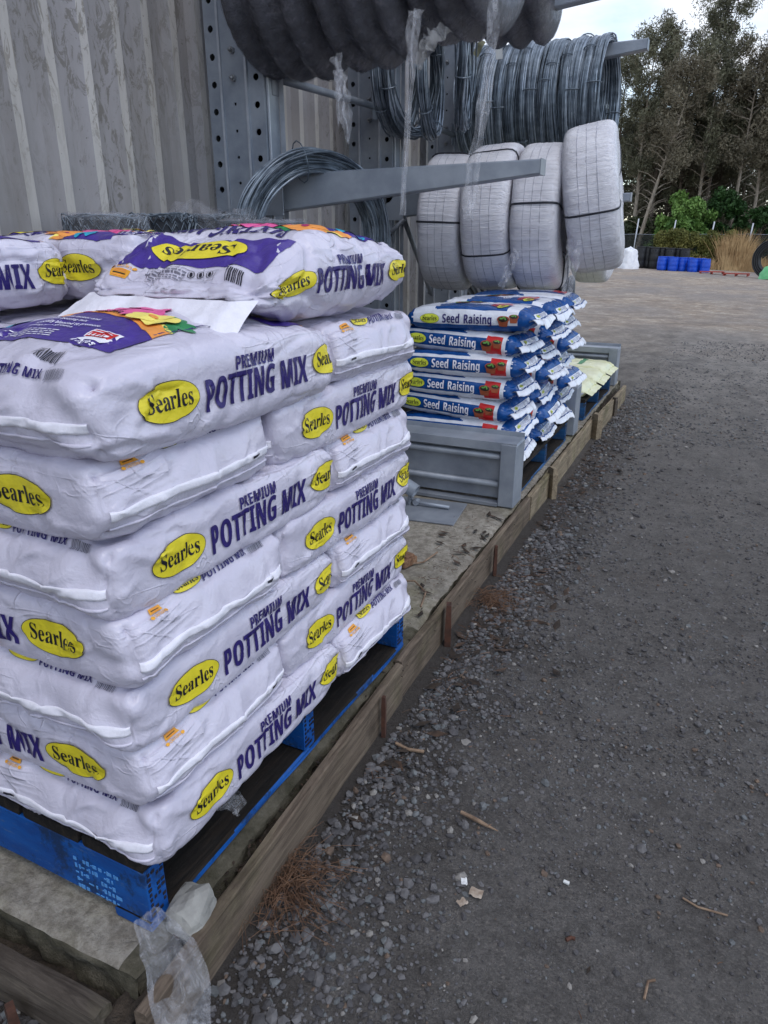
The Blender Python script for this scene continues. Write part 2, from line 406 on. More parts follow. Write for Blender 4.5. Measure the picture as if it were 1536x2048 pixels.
def coil_white():
    m = Mat('film wrapped white pipe')
    c = m.ramp(m.noise(5, 6, .6), [(.3, col((212, 209, 216))), (.7, col((238, 236, 241)))])
    sm = m.ramp(m.noise(9, 7, .7), [(.5, (0, 0, 0)), (.75, (1, 1, 1))])
    c = m.mix(m.mix(.3, (0, 0, 0, 1), sm), c, col((172, 170, 176))); m.base(c); m.set(.22, 0, .5)
    n1 = m.bump(m.noise(9, 5, .65, (.25, 6, 6), 1.0), .75, .016); m.bump(m.noise(30, 5, .65, (.35, 4, 4), 1.2), .6, .006, n1); return m.m
M['coilwhite'] = coil_white()
M['coilline'] = simple('grey pipe joint line', (136, 135, 146), (176, 175, 186), 20, .4, 0, .05)
def coil_black():
    m = Mat('film wrapped black pipe')
    c = m.ramp(m.noise(7, 6, .7), [(.35, col((62, 62, 68))), (.55, col((92, 91, 98))), (.75, col((165, 163, 170)))]); m.base(c); m.set(.26, 0, .6)  # grey base and pale patches put the film's gloss and glints into the colour
    n1 = m.bump(m.noise(8, 5, .65, (.4, 4, 4), 1.0), .8, .02); m.bump(m.noise(36, 6, .7, (.6, 2, 2), 1.5), .8, .008, n1); return m.m
M['coilblack'] = coil_black()

def leaf_mat(name, a, b, rough=.6):
    m = Mat(name); gi = m.n('ShaderNodeObjectInfo')
    f = m.noise(1.1, 4, .6); c = m.ramp(f, [(.3, col(a)), (.7, col(b))]); m.base(c); m.set(rough, 0, .25)
    m.p.inputs['Subsurface Weight'].default_value = 0
    return m.m
M['casuarina'] = leaf_mat('grey green needles', (80, 80, 63), (124, 123, 100))
M['casuarina_b'] = leaf_mat('brown green needles', (86, 80, 66), (126, 119, 100))
M['bushgreen'] = leaf_mat('fresh green leaves', (66, 100, 44), (118, 148, 76))
M['bushdark'] = leaf_mat('deep green leaves', (28, 54, 24), (54, 84, 40))
M['under'] = leaf_mat('undergrowth leaves', (44, 52, 34), (76, 82, 54))
M['vine'] = leaf_mat('fence creeper leaves', (84, 90, 46), (134, 128, 72))
M['drygrass'] = leaf_mat('dry grass', (140, 108, 72), (196, 166, 122), .8)
M['bark'] = simple('pale bark', (122, 112, 100), (172, 160, 144), 4, .9, 0, .4, 12, (4, 4, .6))
M['barkdark'] = simple('dark bark', (84, 76, 68), (124, 112, 100), 4, .9, 0, .4, 12, (4, 4, .6))
def mesh_fabric():
    m = Mat('shade cloth on wire mesh'); m.base(m.ramp(m.noise(2, 5), [(.3, col((34, 37, 37))), (.7, col((58, 60, 58)))])); m.set(.85, 0, .2)
    tr = m.n('ShaderNodeBsdfTransparent'); mx = m.n('ShaderNodeMixShader'); m.l(m.val(m.noise(6, 5), .5, .9), mx.inputs['Fac'])
    m.l(tr.outputs[0], mx.inputs[1]); m.l(m.p.outputs[0], mx.inputs[2]); m.l(mx.outputs[0], m.out.inputs['Surface']); return m.m
M['shade'] = mesh_fabric()
# ================================================================== SETTING: ground, slab, wall
def build_ground():
    xs = sorted(set([round(-5 + .2 * i, 3) for i in range(51)] + [-400, -200, -100, -60, -40, -30, -24, -20, -17, -14.5, -12, -10, -8, -6.5, 6, 7, 8.5, 10, 12, 15, 18, 22, 28, 40, 60, 100, 200, 400]))
    ys = sorted(set([round(-1 + .2 * i, 3) for i in range(61)] + [-400, -100, -40, -15, -6, -3] + [12 + i for i in range(1, 60)] + [80, 95, 110, 140, 200, 400]))
    vs = []; fs = []
    for x in xs:
        for y in ys:
            d = .012 * N(x * 1.3, y * 1.3, 2) + .006 * N(x * 4, y * 4, 5)
            if y > 9: d += .05 * N(x * .25, y * .25, 7)
            vs.append((x, y, ground_z(x, y) + d))
    n = len(ys)
    for i in range(len(xs) - 1):
        for j in range(n - 1): fs.append((i * n + j, (i + 1) * n + j, (i + 1) * n + j + 1, i * n + j + 1))
    me = bpy.data.meshes.new('ground'); me.from_pydata(vs, [], fs); me.materials.append(M['ground'])
    me.polygons.foreach_set('use_smooth', [True] * len(fs)); me.update()
    return tag(link('ground', me), kind='structure')
build_ground()

SLAB_R, SLAB_F, SLAB_B = -.806, .665, 7.05
def build_slab():
    b = MB()
    def top(u, v):
        x = -4.6 + (SLAB_R + 4.6) * (u ** .35); y = SLAB_F + (SLAB_B - SLAB_F) * v
        e = 0
        x -= .016 * sst(1.95, 2.3, y) * u
        if u > .985: x += .010 * N(y * 7, 1) + .006 * N(y * 23, 3); e = .006 * N(y * 11, 4) + .005 * N(y * 37, 2) - .005
        if v < .001: y += .012 * N(x * 6, 9) + .006 * N(x * 22, 2); e = .006 * N(x * 14, 6) - .004
        return (x, y, .003 * N(x * 3, y * 3) + .0016 * N(x * 19, y * 19, 3) + e * 1.6 - .003)
    b.grid(60, 460, top, mi=0)
    for i in range(57, 59):
        for j in range(100): b.m[i * 459 + j] = 1
    def right(u, v):
        y = SLAB_F + (SLAB_B - SLAB_F) * v; z = -.002 - .2 * u
        if u < .001:
            p = top(1, v); return p
        return (SLAB_R - .016 * sst(1.95, 2.3, y) + .010 * N(y * 7, 1) + .006 * N(y * 23, 3) + min(1, u * 4) * (.020 * N(y * 9, z * 30, 8) + .012 * N(y * 34, z * 60, 8)) + .02 * u * N(y * 2.1, 4), y, z)
    b.grid(13, 460, right, mi=1)
    def front(u, v):
        x = -4.6 + (SLAB_R + 4.6) * (v ** .35); z = -.002 - .2 * u
        if u < .001: return top(v, 0)
        return (x, SLAB_F + .012 * N(x * 6, 9) + .006 * N(x * 22, 2) + min(1, u * 4) * (.018 * N(x * 12, z * 30, 3) + .012 * N(x * 36, z * 60, 3)), z)
    b.grid(13, 160, front, mi=1)
    def back(u, v):
        return (-4.6 + (SLAB_R + 4.6) * v, SLAB_B, -.002 - .8 * u)
    b.grid(2, 2, back, mi=1)
    tag(b.obj('concrete_slab', [M['concrete'], M['concrete_side']]), kind='structure')
build_slab()

# soil strip between slab edge and boards
def build_soil():
    b = MB()
    b.grid(5, 160, lambda u, v: (-.84 + .055 * u, .6 + 6.3 * v, -.052 + .02 * N(u * 3, v * 60) + .012 * N(u * 9, v * 170, 3)))
    b.grid(40, 5, lambda u, v: (-2.6 + 1.85 * u, .58 + .12 * v, -.085 + .02 * N(u * 30, v * 3, 7)))
    tag(b.obj('soil_strip', simple('dark soil', (38, 33, 29), (72, 62, 52), 18, .95, 0, .8, 60, bd=.02)), kind='structure')
build_soil()

# timber formwork boards along the slab edge
def plank(name, Lg, w, h, seed, mats, axis='y', amp=.004):
    "rough sawn board with worn arrises, length along axis, base at z = 0, centred on the cross axis"
    b = MB(); n = max(8, int(Lg / .05)); c = .004
    ring = [(-w / 2, c), (-w / 2, h * .5), (-w / 2, h - c), (-w / 2 + c, h), (0, h), (w / 2 - c, h), (w / 2, h - c), (w / 2, h * .5), (w / 2, c), (w / 2 - c, 0), (-w / 2 + c, 0)]
    def fn(u, v):
        k = int(round(v * len(ring))) % len(ring); x, z = ring[k]; y = Lg * u
        top = 1 if z > h * .8 else .4
        x += amp * .8 * N(y * 5, k * 1.7, seed); z += amp * top * (N(y * 6, k * .9, seed + 3) + .6 * N(y * 21, k, seed + 5))
        x += .006 * N(y * .8, seed * 3.3)
        return (x, y, z) if axis == 'y' else (y, -x, z)
    b.grid(n, len(ring), fn, cv=True)
    m = len(ring)
    b.f.append(tuple(range(m))); b.m.append(0); b.s.append(False)
    b.f.append(tuple((n - 1) * m + k for k in reversed(range(m)))); b.m.append(0); b.s.append(False)
    b.s = [False] * len(b.s)
    return b.mesh(name, mats)
def board(label, x0, y0, x1, y1, ztop, h, w, seed, m, dz=0.0):
    Lg = math.hypot(x1 - x0, y1 - y0)
    o = link('timber_board', plank('timber_board', Lg, w, h, seed, M[m]), None, (x0, y0, ztop - h), (math.atan2(dz, Lg), 0, -math.atan2(x1 - x0, y1 - y0)))
    return tag(o, label, 'timber board', 'formwork boards edging the concrete slab')
board('long weathered formwork board nearest the camera, beside the blue pallet under the white bags', -.752, .615, -.784, 1.82, .000, .150, .027, 1, 'board_wood')
board('grey formwork board standing along the bare slab in front of the steel divider', -.786, 1.83, -.792, 3.52, .003, .155, .027, 2, 'board_wood')
board('long pale formwork board running beside the pallet of seed raising bags', -.790, 3.53, -.790, 5.62, .006, .16, .028, 3, 'board_pale')
board('short pale formwork board at the far end of the slab, past the yellow bags', -.765, 5.50, -.735, 6.78, .012, .165, .028, 4, 'board_pale')
o = link('timber_board', plank('timber_board', 1.95, .042, .105, 9, M['board_x'], 'x', .006), None, (-2.78, .600, -.142), (0, R(-.4), R(0)))
tag(o, 'thick dark board across the front end of the slab, below the blue pallet', 'timber board', 'formwork boards edging the concrete slab')

def peg(label, x, y, z0, z1, w, t, m, lean=0, seed=0):
    b = MB(); h = z1 - z0
    def fn(u, v):
        k = int(round(v * 4)) % 4; cx, cy = [(-1, -1), (1, -1), (1, 1), (-1, 1)][k]
        s = 1 if u < .9 else .8
        return (cx * t / 2 * s + .003 * N(u * 4, k, seed), cy * w / 2 * s + .004 * N(u * 5, k + 7, seed), h * u)
    b.grid(9, 4, fn, cv=True); b.f.append((32, 33, 34, 35)); b.m.append(0); b.s.append(False); b.s = [False] * len(b.s)
    o = b.obj('stake', M[m], None, (x, y, z0), (R(lean), 0, R(seed * 9)))
    return tag(o, label, 'stake', 'stakes holding the formwork boards')
peg('thin rusty steel stake against the nearest formwork board', -.748, 1.63, -.25, .008, .014, .012, 'rust', 0, 1)
peg('wide rusty red stake against the grey board beside the bare slab', -.752, 2.20, -.26, .030, .042, .022, 'rust', -2, 2)
peg('thin dark stake against the board just before the steel divider', -.760, 2.82, -.25, .020, .016, .014, 'rust', 2, 3)
peg('broad wooden stake against the pale board beside the first seed bags pallet', -.757, 3.95, -.26, .045, .075, .03, 'board_pale', -1, 4)
peg('rounded wooden stake beside the second steel divider end post', -.745, 5.36, -.26, .055, .075, .045, 'board_pale', 0, 5)
peg('far slim stake against the short pale board', -.725, 6.12, -.27, .03, .04, .03, 'board_x', 0, 6)
peg('brown stake hammered in front of the dark cross board', -1.03, .560, -.26, -.055, .03, .018, 'rust', 6, 7)

# corrugated wall behind the rack
WALL_X = -2.60
def build_wall():
    root = empty('corrugated_wall', (WALL_X, 0, 0))
    tag(root, 'tall weathered grey corrugated wall behind the steel storage rack', 'wall')
    P = .195; z1 = 5.2
    prof = [(0, 0, 1), (.046, 0, 0), (.076, -.042, 0), (.166, -.042, 0)]     # (y, depth, ridge)
    y0 = -3.0; k = 0
    b = MB(); ys = []
    while y0 + k * P < 6.86:
        for yy, dx, rg in prof: ys.append((y0 + k * P + yy, dx, rg))
        k += 1
    ys.append((y0 + k * P, 0, 1))
    for i in range(len(ys) - 1):
        (ya, da, ra), (yb, db, rb) = ys[i], ys[i + 1]
        zs = [0, 1.2, 2.4, 3.8, z1]
        for a in range(4):
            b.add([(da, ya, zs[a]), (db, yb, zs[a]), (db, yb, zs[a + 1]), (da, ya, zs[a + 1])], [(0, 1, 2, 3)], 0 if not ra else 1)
    b.obj('corrugated_sheet', [M['wall'], M['wall_ridge']], root, fix=False)
    e = MB(); e.box((-1.2, 6.88, 2.6), (2.5, .05, 5.2), b=.01); e.obj('end_wall', M['wall'], root)
build_wall()

# ================================================================== STEEL RACK
def holed_strip(b, w, z0, z1, r, pitch, zoff, y, x0, mi=0, mid=1):
    "flat strip facing -Y with a column of real round holes"
    n = int((z1 - z0) / pitch)
    for i in range(n):
        za = z0 + i * pitch; zb = za + pitch; cx = x0 + w / 2; cz = (za + zb) / 2 + zoff
        hw = w / 2; angs = sorted(set([round(a, 5) for a in [2 * math.pi * k / 12 for k in range(12)]] + [round(math.atan2(s1 * (za - cz if s1 < 0 else zb - cz) * (1 if s1 > 0 else -1), s2 * hw) % (2 * math.pi), 5) for s1 in (-1, 1) for s2 in (-1, 1)]))
        vs = []; m = len(angs)
        for a in angs:
            ca, sa = math.cos(a), math.sin(a)
            tx = hw / abs(ca) if abs(ca) > 1e-6 else 1e9
            tz = ((zb - cz) if sa > 0 else (cz - za)) / abs(sa) if abs(sa) > 1e-6 else 1e9
            t = min(tx, tz)
            vs += [(cx + ca * t, y, cz + sa * t), (cx + ca * r, y, cz + sa * r), (cx + ca * r, y + .006, cz + sa * r)]
        fs = []
        for k in range(m):
            k2 = (k + 1) % m
            fs.append((3 * k, 3 * k2, 3 * k2 + 1, 3 * k + 1)); fs.append((3 * k + 1, 3 * k2 + 1, 3 * k2 + 2, 3 * k + 2))
        b.add(vs, fs, mi)

COLX0, COLX1 = -2.525, -2.195
rack = empty('cantilever_rack', (-2.36, 3.4, 0))
tag(rack, 'galvanised steel cantilever rack with perforated columns and long tapered arms', 'storage rack')
RO = Vector((-2.36, 3.4, 0))
def strip(b, x0, x1, y, z0, z1, mi=0, y2=None):
    y2 = y if y2 is None else y2
    b.add([(x0, y, z0), (x1, y2, z0), (x1, y2, z1), (x0, y, z1)], [(0, 1, 2, 3)], mi)
def build_column(yc):
    z0, z1 = .004, 5.0
    c = MB(); X = COLX0; yf = 0
    w1, rib, wm, w2 = .075, .016, .135, .085
    holed_strip(c, w1, z0, z1 - .01, .0155, .119, .0, yf, X)
    for (xa, ya, xb, yb, mi) in [(X + w1, yf, X + w1 + .004, yf - .012, 1), (X + w1 + .004, yf - .012, X + w1 + rib, yf - .012, 1), ]:  # ribs get a lighter steel colour, painting in the light they catch
        strip(c, xa, xb, ya, z0, z1, mi, yb)
    xm = X + w1 + rib
    strip(c, xm, xm + .003, yf - .012, z0, z1, 0, yf - .004)
    holed_strip(c, wm - .006, z0, z1 - .01, .0075, .119, .028, yf - .004, xm + .003)
    strip(c, xm + wm - .003, xm + wm, yf - .004, z0, z1, 0, yf - .012)
    xr = xm + wm
    strip(c, xr, xr + rib - .004, yf - .012, z0, z1, 1); strip(c, xr + rib - .004, xr + rib, yf - .012, z0, z1, 0, yf)
    holed_strip(c, w2, z0, z1 - .01, .0155, .119, .018, yf, xr + rib)
    xe = xr + rib + w2
    # return flanges, and a back painted dark for the shade inside
    strip(c, xe, xe + .0, yf, z0, z1)
    c.add([(xe, yf, z0), (xe, yf + .13, z0), (xe, yf + .13, z1), (xe, yf, z1)], [(0, 1, 2, 3)], 0)
    c.add([(xe + .002, yf + .131, z0), (xe + .03, yf + .131, z0), (xe + .03, yf + .131, z1), (xe + .002, yf + .131, z1)], [(0, 1, 2, 3)], 1)
    c.add([(X, yf, z0), (X, yf + .13, z0), (X, yf + .13, z1), (X, yf, z1)], [(0, 1, 2, 3)], 0)
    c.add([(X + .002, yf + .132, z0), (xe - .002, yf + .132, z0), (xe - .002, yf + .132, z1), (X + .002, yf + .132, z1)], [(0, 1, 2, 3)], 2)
    # small welded lip along the return flange, coloured as if lit
    c.box((xe + .008, yf + .022, (z0 + z1) / 2), (.012, .010, z1 - z0), b=.002, mi=1)
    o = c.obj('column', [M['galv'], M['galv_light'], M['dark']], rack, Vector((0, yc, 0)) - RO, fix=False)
    for (bx, bz) in [(xm + wm * .52, 2.105), (xm + wm * .52, 1.987), (xm + wm * .5, 2.58)]:
        q = MB(); q.tube([(bx, yf - .004, bz), (bx, yf - .020, bz)], .0155, 6); q.tube([(bx, yf - .020, bz), (bx, yf - .034, bz)], .008, 8)
        q.obj('bolt', M['bolt'], o)
    return o, xe
cols = []
for yc in (3.40, 4.93, 6.41): cols.append(build_column(yc))
def arm(col_o, yc, zr_top, zr_bot, zt_top, zt_bot, tipx=-.824, xr=-2.20):
    a = MB(); t = .09
    y0, y1 = .01, .01 + t
    def sec(x, zb, zt):
        c = .006
        return [(x, y0, zb + c), (x, y0 + c, zb), (x, y1 - c, zb), (x, y1, zb + c), (x, y1, zt - c), (x, y1 - c, zt), (x, y0 + c, zt), (x, y0, zt - c)]
    A = sec(xr, zr_bot, zr_top); B = sec(tipx, zt_bot, zt_top)
    a.add(A + B, [(k, (k + 1) % 8, 8 + (k + 1) % 8, 8 + k) for k in range(8)] + [tuple(range(8))], 0)
    # end cap slightly recessed in the tube mouth
    a.box((tipx + .001, (y0 + y1) / 2, (zt_top + zt_bot) / 2), (.004, t + .004, zt_top - zt_bot + .006), b=.001, mi=1)
    o = a.obj('arm', [M['galv'], M['galv_dark']], rack, Vector((0, yc, 0)) - RO)
    # knuckle plates clasping the column with a pin
    k = MB()
    for yy in (-.016,):
        k.tube([(xr - .035, yy, zr_top - .03), (xr - .035, yy - .006, zr_top - .03)], .052, 20)
        k.box((xr + .03, yy - .003, (zr_top + zr_bot) / 2 - .0), (.13, .006, zr_top - zr_bot + .03), b=.001)
    k.obj('bracket', M['galv'], o)
    p = MB(); p.tube([(xr - .035, -.020, zr_top - .03), (xr - .035, -.032, zr_top - .03)], .020, 16); p.obj('pin', M['galv_dark'], o)
    return o
for (co, xe), yc in zip(cols, (3.40, 4.93, 6.41)):
    arm(co, yc, 1.555, 1.378, 1.578, 1.518)
    arm(co, yc, 2.585, 2.40, 2.613, 2.545)
def brace(p, q, r=.021, flat=True):
    b = MB(); b.tube([p, q], r, 10)
    if flat:
        for e in (p, q): b.box(e, (.012, .10, .16), b=.002)
    return b.obj('brace', M['galv_dark'], rack, -RO)
brace((-2.20, 3.52, 1.995), (-2.31, 4.90, 2.06))
brace((-2.31, 4.86, 2.32), (-2.312, 4.915, 2.12), .016, False)
brace((-2.27, 5.03, 2.06), (-2.30, 6.40, 2.05))
brace((-2.16, 5.02, 1.40), (-2.46, 6.39, .77), .018, False)
brace((-2.24, 4.91, 1.25), (-2.10, 4.91, 1.37), .016, False)

# grey steel dividers on the slab
def divider(yf, label, xl=-2.10):
    root = empty('steel_divider', ((xl - .82) / 2, yf, 0)); O = Vector(((xl - .82) / 2, yf, 0))
    tag(root, label, 'steel divider', 'galvanised dividers between the pallets')
    xr = -.82
    p = MB(); p.box(((xl + xr - .08) / 2, .035, .18), (xr - xl - .08, .006, .29), b=.001); p.obj('panel', M['galv_dark'], root, Vector((0, yf, 0)) - O)
    c = MB(); Lx = xr - xl - .004; cx = (xl + xr) / 2
    c.box((cx, .07, .3295), (Lx, .15, .005), b=.001); c.box((cx, -.003, .310), (Lx - .0, .005, .045), b=.001); c.box((cx, .143, .340), (Lx, .005, .03), b=.001)
    c.obj('top_channel', M['galv'], root, Vector((0, yf, 0)) - O)
    for zz in (.255, .112):
        t = MB(); t.tube([(xl, .016, zz), (xr - .082, .016, zz)], .0165, 10); t.obj('rib', M['galv_dark'], root, Vector((0, yf, 0)) - O)
    f = MB(); f.box((cx - .04, .012, .012), (Lx - .08, .05, .02), b=.002); f.obj('bottom_rail', M['galv_dark'], root, Vector((0, yf, 0)) - O)
    e = MB(); e.box((xr - .041, .070, .165), (.082, .156, .324), b=.005); e.obj('end_post', M['galv'], root, Vector((0, yf, 0)) - O)
divider(3.33, 'grey steel divider in front of the seed raising bags, beside the bare slab')
divider(4.86, 'grey steel divider behind the seed raising bags with only its end post showing')
divider(6.76, 'farthest grey steel divider behind the pale yellow bags', -1.9)

# ================================================================== PALLETS
def pallet(name_label, loc, rz, old=False, grp='blue timber pallets under the bags'):
    S = 1.165; root = empty('blue_pallet', loc, rz)
    tag(root, name_label, 'pallet', grp)
    mp = M['palletblue_old'] if old else M['palletblue']
    deck = plank('deck_board', S, .156, .024, 21, M['blacktimber'])
    for i in range(7):
        x = -.079 - i * (S - .158) / 6
        link('deck_board', deck, root, (x, .0, .1275), (0, 0, 0))
    bear = plank('bearer', S - .006, .048, .106, 33, mp, 'x', .002)
    for i, y in enumerate((.026, S / 2, S - .026)):
        bo = link('bearer', bear, root, (-S + .003, y, .0215))
        # ventilated looking stencil printed on the bearer end
        st = MB()
        random.seed(5)
        for r_ in range(9):
            for c_ in range(4):
                if random.random() < .22: continue
                yy = -.0165 + c_ * .011; zz = .012 + r_ * .0105
                st.box((S - .0056, yy, zz), (.002, .0058 if random.random() < .6 else .0085, .0062), b=.0003)
        st.obj('stencil', M['ink'], bo)
    base = plank('bottom_board', S, .095, .018, 22, mp); base.materials.append(M['blacktimber'])
    for p_ in base.polygons:
        if p_.normal.z > .75 or p_.normal.z < -.75: p_.material_index = 1  # bottom boards coloured darker on their upper and lower faces
    for x in (-.0485, -S / 2, -S + .0485): link('bottom_board', base, root, (x, 0, .002))
    return root
PX, PY, PR = -.835, .745, R(-1.6)
near_pallet = pallet('bright blue timber pallet under the stack of white potting mix bags', (PX, PY, 0.001), PR); near_pallet.scale = (1, 1, 1.2)
# scuffed white stencil on the front bearer
st = MB(); random.seed(11)
for r_ in range(5):
    x = -.19
    while x < -.075:
        w = random.uniform(.003, .011)
        if random.random() < .8: st.box((x, -.0012, .030 + r_ * .015), (w, .0012, random.choice((.0025, .007, .009))), b=.0002)
        x += w + random.uniform(.002, .005)
st.obj('faded_print', printed('faded stencil paint', (84, 150, 214)), near_pallet)
pallet('worn blue pallet under the seed raising bags between two steel dividers', (-.845, 3.535, 0.001), R(-.4), True)
pallet('worn blue pallet at the far end under the pale yellow bags', (-.835, 5.33, 0.001), R(-.5), True)
